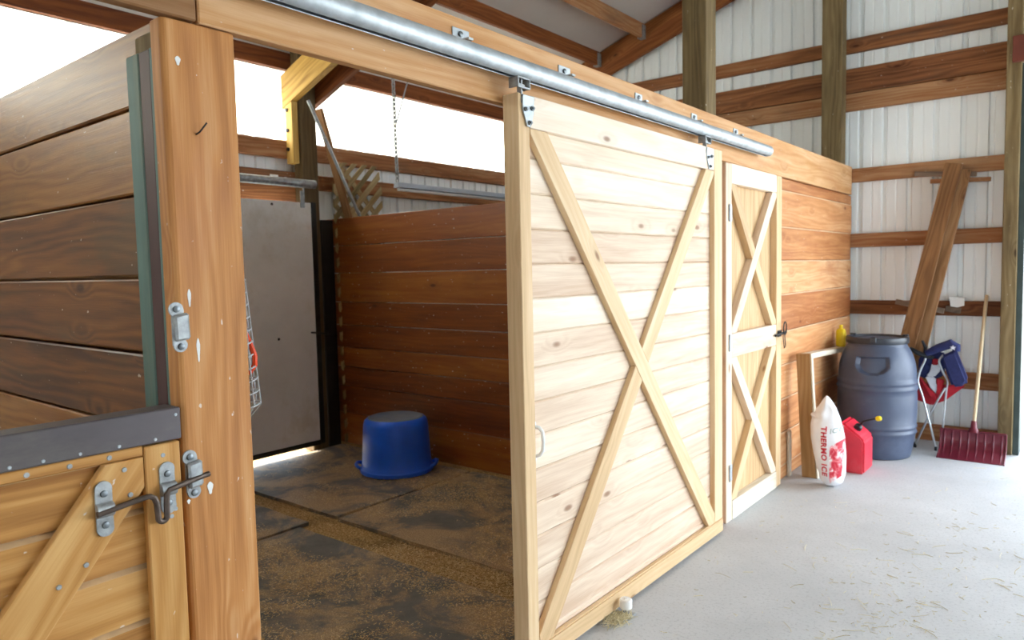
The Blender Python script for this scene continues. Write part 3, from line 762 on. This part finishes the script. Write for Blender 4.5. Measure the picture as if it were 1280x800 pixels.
# lattice and sticks leaning behind the far partition
lt = root('lattice_panel', (-3.5, 4.35, 0), 'weathered diagonal lattice panel leaning behind the far partition', 'lattice')
rc = (-.29, .27, 0., 2.55)
for s, nm in ((1, 'lath'), (-1, 'lath')):
    b = MB()
    for k in range(-5, 21):
        z = k * .132
        p, q = (-.35, z), (.35, z + .7 * s)
        try: poly, d = clip_band(p, q, .048, rc)
        except Exception: continue
        if len(poly) < 3: continue
        x = -3.56 if s > 0 else -3.572
        b.prism([(x + .04 - a[1] * .02, 4.335 + a[0]*(1 - .5*max(0, a[1]-2.3)), a[1]) for a in poly], (.009, 0, 0), L=(0, d.x, d.y))
    b.build('lath_layer', M['lattice'], lt)
for y in (4.045, 4.58):
    pass
b = MB(); b.beam((-3.44, 4.72, 0.01), (-3.44, 3.83, 2.95), .08, .03, up=(1, 0, 0)); tag(b.build('leaning_board', M['plank']), 'narrow brown board leaning on the stall post beside the lattice', 'board', kind='thing')
b = MB(); b.tube([(-3.35, 5.25, 0.015), (-3.37, 3.675, 2.985)], .014, 10); tag(b.build('metal_pole', M['galv_dull']), 'thin blue grey pole leaning on the stall post', 'pole', kind='thing')

# ------------------------------------------------------------------ stall contents
def rmat(x0, x1, y0, y1, lab, seed):
    b = MB()
    def f(u, v):
        x, y = x0 + (x1 - x0) * u, y0 + (y1 - y0) * v
        e = mnoise.noise(Vector((x * 3, y * 3, seed))) * .006
        if v in (0, 1): y += mnoise.noise(Vector((x * 5, y, seed + 3))) * .008
        return (x, y, .012 + e)
    b.grid(f, 40, 30)
    bm = b.bm; r = bmesh.ops.extrude_face_region(bm, geom=bm.faces[:])
    vs = [g for g in r['geom'] if isinstance(g, bmesh.types.BMVert)]
    bmesh.ops.translate(bm, verts=vs, vec=(0, 0, -.022))
    bmesh.ops.recalc_face_normals(bm, faces=bm.faces[:])
    return tag(b.build('rubber_mat', M['mat']), lab, 'mat', 'stall mats', 'thing')
rmat(-3.56, -2.00, 2.77, 4.03, 'dusty black rubber mat under the blue tub', 1)
rmat(-1.97, -.07, 2.76, 4.03, 'dusty black rubber mat to the right of the blue tub', 2)
rmat(-3.62, -2.06, 1.03, 2.60, 'rubber mat in the dark near corner by the white door', 3)
rmat(-2.03, -.07, 1.03, 2.52, 'shavings covered rubber mat just inside the open stall door', 4)
# loose shavings: one uncountable object
b = MB(); fl = b.bm
rs = random.Random(5)
cnt = 0
while cnt < 42000:
    x, y = rs.uniform(-3.5, -.08), rs.uniform(1.1, 4.03)
    d = mnoise.fractal(Vector((x * 1.3, y * 1.3, 4.)), .6, 2., 4) + .18
    if 2.5 < y < 2.77: d += .45
    if y > 3.85 and x > -2.2: d += .35
    d += .42 * (1 - x / -3.5) - .3; d = d * 1.6 if d > .12 else d * .4
    if rs.random() > max(0, d): continue
    a, l, w = rs.uniform(0, PI), rs.uniform(.005, .016), rs.uniform(.0018, .0045)
    z = (.0 if 2.5 < y < 2.77 else .022) + rs.uniform(-.002, .006); tl = rs.uniform(-.3, .3)
    c, s = math.cos(a), math.sin(a)
    vs = [fl.verts.new((x + c * l * i - s * w * k, y + s * l * i + c * w * k, z + tl * l * i)) for i, k in ((-.5, -.5), (.5, -.5), (.5, .5), (-.5, .5))]
    f = fl.faces.new(vs); r = (rs.random(), rs.random(), rs.random(), 1)
    for lp, q in zip(f.loops, ((0, 0), (.02, 0), (.02, .01), (0, .01))): lp[b.uv].uv = q; lp[b.cl] = r
    cnt += 1
tag(b.build('wood_shavings', M['shavings']), 'tan wood shavings scattered over the stall mats', 'shavings', kind='stuff')

# blue tub, upside down
tub = root('muck_tub', (-2.50, 3.74, .02), 'blue plastic tub turned upside down in the stall', 'tub')
tc = (-2.485, 3.725, .018)
b = MB()
b.lathe([(.277, 0), (.283, .006), (.283, .03), (.277, .036), (.274, .040), (.271, .06), (.268, .064), (.264, .12), (.259, .2), (.253, .3), (.248, .37), (.240, .398), (.222, .415), (.20, .422), (.198, .418), (.1, .412), (0, .411)], tc, 56)
b.build('shell', M['blue_tub'], tub)
b = MB(); b.lathe([(.214, .4185), (.20, .4235), (.19, .4185), (.10, .4145), (0, .4135)], tc, 56); o = b.build('base_disc', M['tub_dust'], tub); o['label'] = 'dusty grey upturned base of the tub'
ang0 = math.atan2(.66, .75)
for s in (0, PI):
    a = ang0 + s; ca, sa = math.cos(a), math.sin(a); tx, ty = -sa, ca
    b = MB()
    P = lambda r, t, z: (tc[0] + ca * r + tx * t, tc[1] + sa * r + ty * t, tc[2] + z)
    b.tube([P(.268, -.075, .035), P(.297, -.065, .05), P(.312, -.03, .058), P(.312, .03, .058), P(.297, .065, .05), P(.268, .075, .035)], .013, 10)
    b.build('handle', M['blue_tub'], tub)

# wire feeder hung on the back of the jamb post
wf = root('wire_basket', (-.13, 1.06, 1.53), 'thin wire mesh basket hanging on the back of the jamb post', 'basket')
cx, cy = -.135, 1.068
b = MB()
def rad(z): return .030 + .040 * (1.535 - z) / .40
def bp(z, a): return (cx + rad(z) * 1.0 * math.cos(a), cy + rad(z) * .72 * math.sin(a), z)
zr = [1.535 - .034 * k for k in range(11)]
for i, z in enumerate(zr):
    b.tube([bp(z + .006 * math.sin(2 * a), a) for a in [2*PI*k/20 for k in range(20)]], .0023 if i else .0036, 5, closed=True)
for k in range(8):
    a = 2*PI*k/8; b.tube([bp(z, a) for z in zr] + [(cx + .02 * math.cos(a), cy + .02 * math.sin(a), 1.155), (cx + .005 * math.cos(a), cy + .005 * math.sin(a), 1.128)], .002, 5)
b.tube([(cx, cy + .0, 1.13), (cx + .012, cy + .01, 1.145), (cx + .02, cy + .012, 1.16), (cx + .012, cy + .012, 1.172), (cx, cy, 1.16)], .0018, 5)
b.tube([bp(1.535, -PI/2), (cx, 1.014, 1.545)], .003, 6)
b.build('mesh_cage', M['wire'], wf)
b = MB(); b.tube([(cx - .005, cy + .0, 1.44), (cx + .012, cy + .008, 1.405), (cx + .03, cy + .016, 1.365), (cx + .042, cy + .022, 1.33), (cx + .040, cy + .022, 1.305), (cx + .025, cy + .016, 1.285), (cx + .0, cy + .01, 1.278)], .0075, 8)
o = b.build('handle_loop', M['orange'], wf); o['label'] = 'bright orange loop inside the mesh'

# ------------------------------------------------------------------ corner clutter
# barrel
BC = (.370, 6.345, 0.)
ba = root('barrel', BC, 'slate blue plastic barrel with black lid in the corner', 'barrel')
HA = math.radians(-85)
def bdisp(a, h):
    da = (a - HA + PI) % (2*PI) - PI
    s = da * .27
    # D-shaped hand recess
    top, bot = .812, .675
    if not (bot - .03 < h < top + .03) or abs(s) > .17: return 0.
    half = .122 * math.sqrt(max(0, 1 - max(0, (top - .045 - h) / (top - .045 - bot)) ** 2)) if h < top - .045 else .122
    m = min(half - abs(s), (top - h), (h - bot))
    t = max(0., min(1., m / .02 + .3))
    return -.035 * t * t * (3 - 2 * t)
raw = [(0, 0), (.235, 0), (.247, .006), (.252, .018), (.262, .07), (.274, .14), (.280, .188), (.287, .196), (.292, .205), (.290, .216), (.284, .224), (.284, .236), (.291, .244), (.293, .256), (.289, .266), (.286, .275), (.292, .38), (.291, .50), (.288, .535), (.294, .545), (.297, .555), (.294, .567), (.288, .575), (.288, .587), (.294, .595), (.296, .605), (.291, .617), (.285, .628)]
h = .64
while h < .885:
    t = (h - .64) / .245; raw.append((.284 - .064 * t ** 2.3, h)); h += .008
raw += [(.219, .886), (.214, .90), (.214, .935), (.20, .94), (0, .94)]
b = MB(); b.lathe(raw, BC, 160, disp=bdisp); b.build('body', M['barrel'], ba, 40)
b = MB(); b.lathe([(.216, .905), (.226, .908), (.230, .916), (.230, .946), (.226, .956), (.212, .958), (.206, .950), (.198, .934), (.10, .930), (0, .930)], BC, 64); ld = b.build('lid', M['barrel_lid'], ba)
for a in (HA, HA + 2.1, HA + 4.2):
    x, y = BC[0] + .222 * math.cos(a), BC[1] + .222 * math.sin(a)
    b = MB(); b.box(x - .022, x + .022, y - .014, y + .014, .925, .968, bevel=.005); b.build('lid_clamp', M['barrel_lid'], ld)

# wooden frame leaning on the stall wall
wf = root('lumber_stand', (.1, 5.9, 0), 'low lumber frame leaning on the stall wall behind the white sack', 'stand')
b = MB(); b.prism([(.045, 5.335, .90), (.140, 5.335, .905), (.190, 5.335, .0), (.092, 5.335, .0)], (0, .038, 0), L=(-.05, 0, .9), bevel=.003); b.build('leg', M['frame_wood'], wf)
b = MB(); b.prism([(.142, 5.335, .905), (.152, 5.335, .905), (.203, 5.335, .0), (.192, 5.335, .0)], (0, .042, 0), L=(-.05, 0, .9), bevel=.002); o = b.build('lit_edge', M['white_wood'], wf); o['label'] = 'lit edge of the near leg, its brightness painted as a pale strip'  # bright side of the leg, its light put into a pale strip
b = MB(); b.prism([(.035, 6.60, .84), (.115, 6.60, .84), (.135, 6.60, .0), (.050, 6.60, .0)], (0, .038, 0), L=(-.05, 0, .9), bevel=.003); b.build('leg', M['frame_wood'], wf)
b = MB(); b.prism([(.05, 5.376, .858), (.118, 5.376, .858), (.118, 5.376, .898), (.05, 5.376, .898)], (-.025, 1.222, -.06), L=(0, 1, -.05), bevel=.003); b.build('top_rail', M['white_wood'], wf)
b = MB(); b.beam((.012, 5.30, .0), (.014, 5.29, .34), .05, .018, up=(0, 1, 0)); tag(b.build('lath_strip', M['white_wood']), 'short pale strip of wood standing between stall wall and lumber frame', 'strip', kind='thing')

# yellow bottle on the frame
yb = root('yellow_bottle', (.085, 6.46, .85), 'yellow plastic bottle standing on the lumber frame beside the barrel', 'bottle')
def rbox(b, c, hx, hy, z0, z1, n=24, p=4.):
    c = Vector(c)
    prof = [(0, z0), (.86, z0), (.97, z0 + .008), (1, z0 + .02), (1, z1 - .05), (.96, z1 - .025), (.75, z1 - .008), (.35, z1), (0, z1)]
    tb = bmesh.new(); rings = []
    for s, z in prof:
        if s == 0: rings.append([tb.verts.new(c + Vector((0, 0, z)))]); continue
        row = []
        for j in range(n):
            a = 2*PI*j/n; ca, sa = math.cos(a), math.sin(a)
            k = (abs(ca)**p + abs(sa)**p) ** (-1/p)
            row.append(tb.verts.new(c + Vector((hx * s * k * ca, hy * s * k * sa, z))))
        rings.append(row)
    for A, B in zip(rings, rings[1:]):
        for j in range(n):
            k = (j+1) % n
            if len(A) == 1: tb.faces.new([A[0], B[k], B[j]])
            elif len(B) == 1: tb.faces.new([A[j], A[k], B[0]])
            else: tb.faces.new([A[j], A[k], B[k], B[j]])
    bmesh.ops.recalc_face_normals(tb, faces=tb.faces)
    b.smooth = True; b._merge(tb, Vector((0, 0, 1)), Vector((1, 0, 0)), Vector((0, 1, 0)))
b = MB(); rbox(b, (.066, 6.46, .8475), .038, .030, 0, .155); b.build('body', M['yellow'], yb)
b = MB(); b.lathe([(.013, 0), (.015, .002), (.015, .026), (.012, .03), (0, .03)], (.066, 6.46, 1.001), 16); b.build('cap', M['yellow'], yb)

# white sack
sk = root('ice_melt_sack', (.31, 5.3, 0), 'plump white plastic sack with red lettering leaning in the corner', 'sack')
ol = [(.262, .615), (.285, .600), (.325, .545), (.365, .455), (.395, .345), (.410, .22), (.413, .10), (.395, .03), (.350, .002), (.300, .0), (.262, .03), (.225, .12), (.195, .22), (.172, .33), (.165, .41), (.172, .458), (.160, .475), (.170, .49), (.190, .495), (.195, .52), (.215, .545), (.240, .590)]
def sack_y(z): return 5.228 + .16 * z
def in_dist(x, z):
    best = 9; ins = False
    n = len(ol)
    for i in range(n):
        ax, az = ol[i]; bx, bz_ = ol[(i+1) % n]
        ex, ez = bx - ax, bz_ - az; t = max(0, min(1, ((x-ax)*ex + (z-az)*ez) / (ex*ex + ez*ez)))
        best = min(best, math.hypot(x - ax - ex*t, z - az - ez*t))
        if (az > z) != (bz_ > z) and x < ax + (z - az) / (bz_ - az) * ex: ins = not ins
    return best if ins else 0.
def puff(x, z):
    d = in_dist(x, z); r = .105
    t = min(1, d / r)
    h = .105 * math.sqrt(max(0, 1 - (1 - t) ** 2)) * (1 - .55 * max(0, (z - .35) / .27))
    h += .006 * mnoise.noise(Vector((x * 22, z * 14, 1.))) * min(1, d / .03) + .004 * math.sin(z * 60 + x * 40) * min(1, max(0, z - .4) * 8) * min(1, d / .02)
    return max(0, h)
import mathutils.geometry as mg
def sack_mesh(sgn, b):
    # concentric inset rings of the outline
    cxs, czs = .29, .27
    rings = []
    for k in range(0, 22):
        s = 1 - (k / 21) ** 1.5 * 1.0 if k < 21 else 0
        s = 1 - (k / 21.)
        s = math.sin(s * PI / 2) if s > 0 else 0
        ring = []
        m = 88
        for i in range(m):
            t = i / m * len(ol); a = int(t); f = t - a
            p0, p1, p2, p3 = (Vector(ol[(a + q) % len(ol)]) for q in (-1, 0, 1, 2))
            p = .5 * ((2*p1) + (p2 - p0)*f + (2*p0 - 5*p1 + 4*p2 - p3)*f*f + (3*p1 - p0 - 3*p2 + p3)*f**3)
            cc = Vector((.29, min(.47, max(.12, p.y * .6 + .10))))
            q = cc + (p - cc) * s
            ring.append(q)
        rings.append(ring)
    bm = b.bm; prev = None
    for ring in rings:
        cur = [bm.verts.new((q.x, sack_y(q.y) + sgn * puff(q.x, q.y) * (1 if sgn < 0 else .55), max(.001, q.y))) for q in ring]
        if prev:
            for i in range(len(cur)):
                j = (i+1) % len(cur)
                f = bm.faces.new([prev[i], prev[j], cur[j], cur[i]]); f.smooth = True
        prev = cur
b = MB(); sack_mesh(-1, b); sack_mesh(1, b)
bmesh.ops.remove_doubles(b.bm, verts=b.bm.verts[:], dist=.0006)
bmesh.ops.recalc_face_normals(b.bm, faces=b.bm.faces[:])
b.build('sack_body', M['bag'], sk, 80)
def front(x, z, e=.0025): return (x, sack_y(z) - puff(x, z) - e, z)
def lettering(txt, size, place, name, mat, spacing=1.0, parent=sk):
    cu = bpy.data.curves.new('lettering_curve', 'FONT'); cu.body = txt; cu.size = size; cu.space_character = spacing
    cu.offset = .0022 if size > .05 else .001; cu.fill_mode = 'FRONT'; cu.resolution_u = 3
    to = bpy.data.objects.new('lettering_curve', cu); COL.objects.link(to)
    dg = bpy.context.evaluated_depsgraph_get(); me = bpy.data.meshes.new_from_object(to.evaluated_get(dg))
    bpy.data.objects.remove(to)
    bm = bmesh.new(); bm.from_mesh(me)
    bmesh.ops.triangulate(bm, faces=bm.faces[:])
    bmesh.ops.subdivide_edges(bm, edges=[e for e in bm.edges if e.calc_length() > .018], cuts=2)
    loc = parent.location
    for v in bm.verts: v.co = Vector(place(v.co.x, v.co.y)) - loc
    bm.to_mesh(me); bm.free(); me.materials.clear(); me.materials.append(mat)
    o = bpy.data.objects.new(name, me); COL.objects.link(o); o.parent = parent
    return o
lettering('THERMO ICE', .060, lambda u, v: front(.2615 + v * .86 + u * .06, .418 - u * .88, .004), 'lettering', M['ink_red'], 1.12)['label'] = 'red lettering reading down the sack'
lettering('ICE', .045, lambda u, v: front(.318 + u, .372 + v + u * .25, .004), 'lettering', M['ink_grey'], 1.1)['label'] = 'small pale grey lettering'
b = MB()
def pf(u, v):
    z = .035 + (.285 - .035) * v + u * .055
    xa, xb = .325 + .01 * (1 - v), .405 - .012 * abs(v - .5)
    x = xa + (xb - xa) * u
    return front(x, z, .003)
b.grid(pf, 10, 20); o = b.build('printed_picture', M['print'], sk); o['label'] = 'red and white printed picture at the lower corner'

# red fuel can
fc = root('fuel_can', (.36, 5.72, 0), 'red plastic fuel can with black spout behind the white sack', 'fuel can')
b = MB()
cx0, cx1 = .27, .445
prof = [(cx0, 0.0), (cx1, 0.0), (cx1, .245), (.425, .275), (.345, .335), (.30, .372), (cx0, .372)]
b.prism([(x, 5.62, z) for x, z in prof], (0, .27, 0), L=(0, 0, 1), bevel=.032, seg=4); b.smooth = True
for f in b.bm.faces: f.smooth = True
b.build('tank', M['red_can'], fc, 25)
b = MB(); ax = Vector((.6, -.1, .8)).normalized(); p = Vector((.375, 5.72, .322))
b.lathe([(0, -.01), (.028, -.01), (.028, .022), (.022, .03), (.014, .034), (0, .034)], p, 20, ax); b.build('cap', M['black_plastic'], fc)
b = MB(); b.tube([p + ax * .03, p + Vector((.045, -.02, .06)), p + Vector((.10, -.03, .082)), p + Vector((.135, -.03, .092))], .0075, 10); sp = b.build('spout', M['black_plastic'], fc)
b = MB(); b.lathe([(0, 0), (.012, 0), (.018, .008), (.018, .03), (.012, .038), (0, .038)], p + Vector((.13, -.03, .090)), 14, (1, 0, .2)); o = b.build('spout_tip', M['yellow'], sp); o['label'] = 'yellow spout tip'

# leaning planks
b = MB(); b.beam((.345, 6.68, .012), (.803, 6.935, 2.345), .125, .036, up=(1, 0, 0), bevel=.004)
tag(b.build('leaning_plank', M['plank']), 'front one of two brown planks leaning in the corner behind the barrel', 'plank', 'planks leaning on the end wall', 'thing')
b = MB(); b.beam((.43, 6.775, .012), (.858, 6.985, 2.30), .125, .036, up=(1, 0, 0), bevel=.004)
tag(b.build('leaning_plank', M['plank']), 'rear plank leaning on the end wall, mostly hidden by the front plank', 'plank', 'planks leaning on the end wall', 'thing')
for p, q, w, m, lab in (((.50, 7.03, 2.30), (.95, 7.03, 2.255), .04, 'grey_wood', 'grey stick across the girt behind the plank tops'),
                        ((.62, 7.03, 2.225), (1.05, 7.03, 2.205), .035, 'girt', 'short brown stick just under the grey one at the plank tops'),
                        ((.37, 6.83, 1.205), (.74, 6.83, 1.125), .045, 'grey_wood', 'grey stick wedged behind the planks at the rusty orange board'),
                        ((.75, 7.025, 1.15), (.86, 7.025, 1.13), .05, 'grey_wood', 'dark stub of wood on the rusty orange board right of the planks')):
    y = 7.03
    b = MB(); b.beam((p[0], y, p[2]), (q[0], y, q[2]), w, .025); tag(b.build('wooden_stick', M[m]), lab, 'stick', 'sticks lying behind the leaning planks', 'thing')
b = MB()
b.prism([(.775, 7.035, 1.245), (.885, 7.035, 1.235), (.885, 7.025, 1.175), (.79, 7.025, 1.145)], (0, .003, 0)); b.prism([(.775, 7.035, 1.245), (.885, 7.035, 1.235), (.885, 7.085, 1.24), (.775, 7.085, 1.25)], (0, 0, .002))
tag(b.build('paper_card', M['card']), 'folded white card hanging on the rusty orange wall board', 'card', kind='thing')

# folding chair
ch = root('folding_chair', (.70, 6.82, 0), 'folded steel camp chair in red, white and blue cloth', 'chair')
yC = 6.72
S = lambda x, z, y=0.: (x, yC + y, z)
for pts in ([(.590, .02), (.705, .47), (.72, .52)], [(.745, .02), (.655, .44), (.628, .52)], [(.775, .02), (.80, .56), (.805, .60)], [(.575, .04), (.60, .60), (.61, .66)],
            [(.755, .02), (.665, .36), (.632, .52), (.622, .60), (.652, .70), (.68, .78)], [(.60, .04), (.70, .34)]):
    pass
def leg(pts, r=.0085):
    b = MB()
    # smooth the path
    P = [Vector(p) for p in pts]; out = []
    for i in range(len(P) - 1):
        p0, p1, p2, p3 = P[max(i-1, 0)], P[i], P[i+1], P[min(i+2, len(P)-1)]
        for k in range(6):
            f = k / 6; out.append(.5 * ((2*p1) + (p2 - p0)*f + (2*p0 - 5*p1 + 4*p2 - p3)*f*f + (3*p1 - p0 - 3*p2 + p3)*f**3))
    out.append(P[-1]); b.tube(out, r, 10); return b.build('leg', M['steel'], ch)
legs = [leg([S(.748, .012, -.03), S(.700, .22, -.03), S(.645, .44, -.03), S(.610, .56, -.03), S(.622, .65, -.02), S(.655, .74, -.01), S(.650, .79, 0)]),
        leg([S(.590, .012, .0), S(.66, .20, .0), S(.735, .38, .0), S(.80, .52, .0)]),
        leg([S(.775, .012, .02), S(.790, .25, .02), S(.805, .48, .02), S(.815, .58, -.01), S(.785, .66, -.04), S(.760, .74, -.04), S(.785, .79, -.02)]),
        leg([S(.572, .02, .06), S(.585, .35, .06), S(.595, .62, .06)])]
for p in ((.748, -.03), (.590, 0), (.775, .02), (.572, .06)):
    b = MB(); b.lathe([(0, 0), (.012, 0), (.012, .03), (.0095, .034), (0, .034)], (p[0], yC + p[1], 0), 12); b.build('foot_cap', M['black_plastic'], ch)
def cloth(pts, th, name, m, lab=None, bev=.008):
    b = MB(); b.prism([S(x, z, y) for x, z, y in pts], (0, th, 0), bevel=bev, seg=2); o = b.build(name, M[m], ch)
    if lab: o['label'] = lab
    return o
cloth([(.605, .60, .025), (.645, .545, .025), (.79, .54, .025), (.94, .545, .025), (.80, .41, .025), (.70, .36, .025), (.585, .40, .025)], .02, 'seat_cloth', 'red_fabric', 'red seat cloth folded into a V')
cloth([(.600, .74, .03), (.66, .83, .03), (.79, .80, .03), (.79, .62, .03), (.70, .56, .03), (.60, .60, .03)], .018, 'back_cloth', 'navy', 'navy blue back cloth')
cloth([(.655, .60, -.005), (.70, .50, -.005), (.74, .455, -.005), (.755, .52, -.005), (.73, .60, -.005)], .02, 'cloth_fold', 'white_fabric', 'white fold of cloth')
cloth([(.60, .60, -.012), (.625, .595, -.012), (.745, .455, -.012), (.74, .41, -.012), (.69, .44, -.012)], .016, 'cloth_fold', 'red_fabric', 'red fold of cloth')
cloth([(.735, .60, -.012), (.80, .585, -.012), (.77, .49, -.012), (.735, .45, -.012)], .016, 'cloth_fold', 'red_fabric', 'dark red fold of cloth')
cloth([(.70, .715, .008), (.745, .72, .008), (.765, .66, .008), (.72, .60, .008), (.66, .60, .008), (.69, .65, .008)], .02, 'cloth_fold', 'white_fabric', 'white patch of flag cloth')
cloth([(.705, .76, .0), (.755, .75, .0), (.745, .70, .0), (.70, .70, .0)], .012, 'cloth_fold', 'red_fabric', 'red patch of flag cloth')
b = MB(); b.prism([S(.770, .78, -.07), S(.875, .845, -.07), S(.965, .60, -.07), S(.945, .555, -.07), S(.855, .535, -.07)], (0, .07, 0), bevel=.02, seg=3); b.smooth = True
for f in b.bm.faces: f.smooth = True
o = b.build('side_pouch', M['navy'], ch, 60); o['label'] = 'padded navy blue pouch hanging at the right'
b = MB(); b.tube([S(.665, .795, -.02), S(.75, .845, -.03), S(.84, .885, -.03), S(.875, .86, -.035), S(.88, .825, -.035)], [.026, .034, .038, .036, .026], 12); o = b.build('rolled_top', M['navy'], ch); o['label'] = 'rolled navy top edge'
b = MB(); st = []
for k in range(10):
    a = PI/2 + k * PI/5; r = .022 if k % 2 == 0 else .010; st.append(S(.858 + r * math.cos(a), .857 + r * math.sin(a), -.075))
b.prism(st, (0, .004, 0)); b.build('star', M['white_fabric'], ch)
b = MB()
b.tube([S(.545, .835, -.03), S(.60, .80, -.03), S(.66, .775, -.02), S(.72, .76, -.01)], [.014, .02, .02, .012], 10); b.tube([S(.63, .90, 0), S(.655, .84, 0), S(.65, .78, 0)], [.008, .014, .014], 8); o = b.build('armrest', M['black_plastic'], ch); o['label'] = 'dark plastic arm piece'

# snow shovel
sh = root('snow_shovel', (1.01, 6.62, 0), 'maroon snow shovel with wooden handle leaning on the end wall', 'shovel')
b = MB()
W0, W1 = .79, 1.228
def blade(u, v):
    x = W0 + (W1 - W0) * u
    z = .004 + .205 * v
    bow = .045 * math.cos((v - .5) * PI)          # scoop
    rib = .006 * max(0., math.cos((u * 8 - .5) * 2 * PI)) ** 6 * min(1, v * 6) * min(1, (1 - v) * 6)
    y = 6.50 + .10 * v + bow + .02 * abs(u - .5) * 0 - rib
    if v < .3: y -= .05 * (1 - v / .3) ** 1.5
    return (x, y, z)
b.grid(blade, 128, 24)
r = bmesh.ops.solidify(b.bm, geom=b.bm.faces[:], thickness=.005)
bmesh.ops.recalc_face_normals(b.bm, faces=b.bm.faces[:])
for x in (W0, W1):
    b.tube([blade((x - W0) / (W1 - W0), k / 12) for k in range(13)], .006, 8)
b.tube([blade(k / 8, 1) for k in range(9)], .007, 8)
b.build('scoop', M['shovel'], sh, 50)
b = MB(); b.lathe([(0, 0), (.042, 0), (.034, .018), (.022, .04), (.019, .085), (.016, .09), (0, .09)], (1.013, 6.612, .200), 18, (.012, .10, 1)); b.build('socket', M['shovel'], sh)
b = MB(); b.tube([(1.014, 6.618, .27), (1.028, 6.80, .78), (1.042, 7.008, 1.262)], .0135, 14); b.build('handle', M['handle_wood'], sh)

# ------------------------------------------------------------------ straw on the aisle floor (uncountable litter)
b = MB(); rs = random.Random(11)
def straw(x, y, l, r=.0012, lift=.0):
    a = rs.uniform(0, 2*PI); c = rs.uniform(-.5, .5); pts = []
    for k in range(5):
        t = k / 4 - .5; aa = a + c * t
        pts.append((x + math.cos(aa) * l * t, y + math.sin(aa) * l * t, r + .0005 + lift * rs.random() + .004 * rs.random()))
    b.tube(pts, r, 4, cap=False)
for i in range(620):
    cl = rs.random()
    if cl < .45: x, y = rs.gauss(1.25, .35), rs.gauss(3.9, .8)
    elif cl < .65: x, y = rs.gauss(1.05, .15), rs.gauss(3.25, .25)
    else: x, y = rs.uniform(.15, 2.6), rs.uniform(2.2, 6.4)
    if x < .15 or (x < .75 and y > 5.0) or y > 6.3 or x > 3: continue
    straw(x, y, rs.choice((.01, .015, .02, .02, .03, .03, .05, .09)), rs.uniform(.0008, .0015))
tag(b.build('loose_straw', M['straw']), 'scattered pale straw stems on the concrete aisle', 'straw', kind='stuff')
b = MB()
for i in range(260):
    straw(.115 + rs.gauss(0, .022), 2.66 + rs.gauss(0, .035), rs.uniform(.02, .06), .0011, .022)
tag(b.build('hay_tuft', M['straw']), 'small tuft of hay caught under the white guide roller', 'hay', kind='stuff')

# ------------------------------------------------------------------ camera
f_px = 898.51; yaw, pitch, roll = -.677923466, -.0689824530, .0215467383
fw = Vector((math.sin(yaw) * math.cos(pitch), math.cos(yaw) * math.cos(pitch), math.sin(pitch)))
rt = Vector((math.cos(yaw), -math.sin(yaw), 0)); dn = -rt.cross(fw)
r2 = rt * math.cos(roll) + dn * math.sin(roll); d2 = -rt * math.sin(roll) + dn * math.cos(roll)
cam = bpy.data.cameras.new('camera'); co = bpy.data.objects.new('camera', cam); COL.objects.link(co)
mw = Matrix((( r2.x, -d2.x, -fw.x, 1.69816), (r2.y, -d2.y, -fw.y, 0.), (r2.z, -d2.z, -fw.z, 1.55), (0, 0, 0, 1)))
co.matrix_world = mw
cam.sensor_width = 36; cam.lens = f_px / 1280 * 36; cam.clip_start = .05
cam.dof.use_dof = True; cam.dof.focus_distance = 2.3; cam.dof.aperture_fstop = 4.0
SC.camera = co

# ------------------------------------------------------------------ light
w = bpy.data.worlds.new('sky'); SC.world = w; w.use_nodes = True
nt = w.node_tree; nt.nodes.clear()
o = nt.nodes.new('ShaderNodeOutputWorld'); bg = nt.nodes.new('ShaderNodeBackground')
bg.inputs[0].default_value = (.79, .90, 1., 1); bg.inputs[1].default_value = 1.0
nt.links.new(bg.outputs[0], o.inputs[0])

sl = bpy.data.lights.new('sun', 'SUN'); sl.energy = 2.2; sl.angle = math.radians(2); sl.color = (1, .95, .86)
so = bpy.data.objects.new('sun', sl); COL.objects.link(so)
so.rotation_euler = Vector((.75, .35, -.62)).to_track_quat('-Z', 'Y').to_euler()

SC.view_settings.view_transform = 'Standard'; SC.view_settings.look = 'None'
SC.view_settings.gamma = 1; SC.view_settings.use_curve_mapping = False
SC.view_settings.exposure = 3.3
SC.cycles.use_denoising = True
SC.cycles.max_bounces = 10; SC.cycles.diffuse_bounces = 6
SC.cycles.sample_clamp_indirect = 10
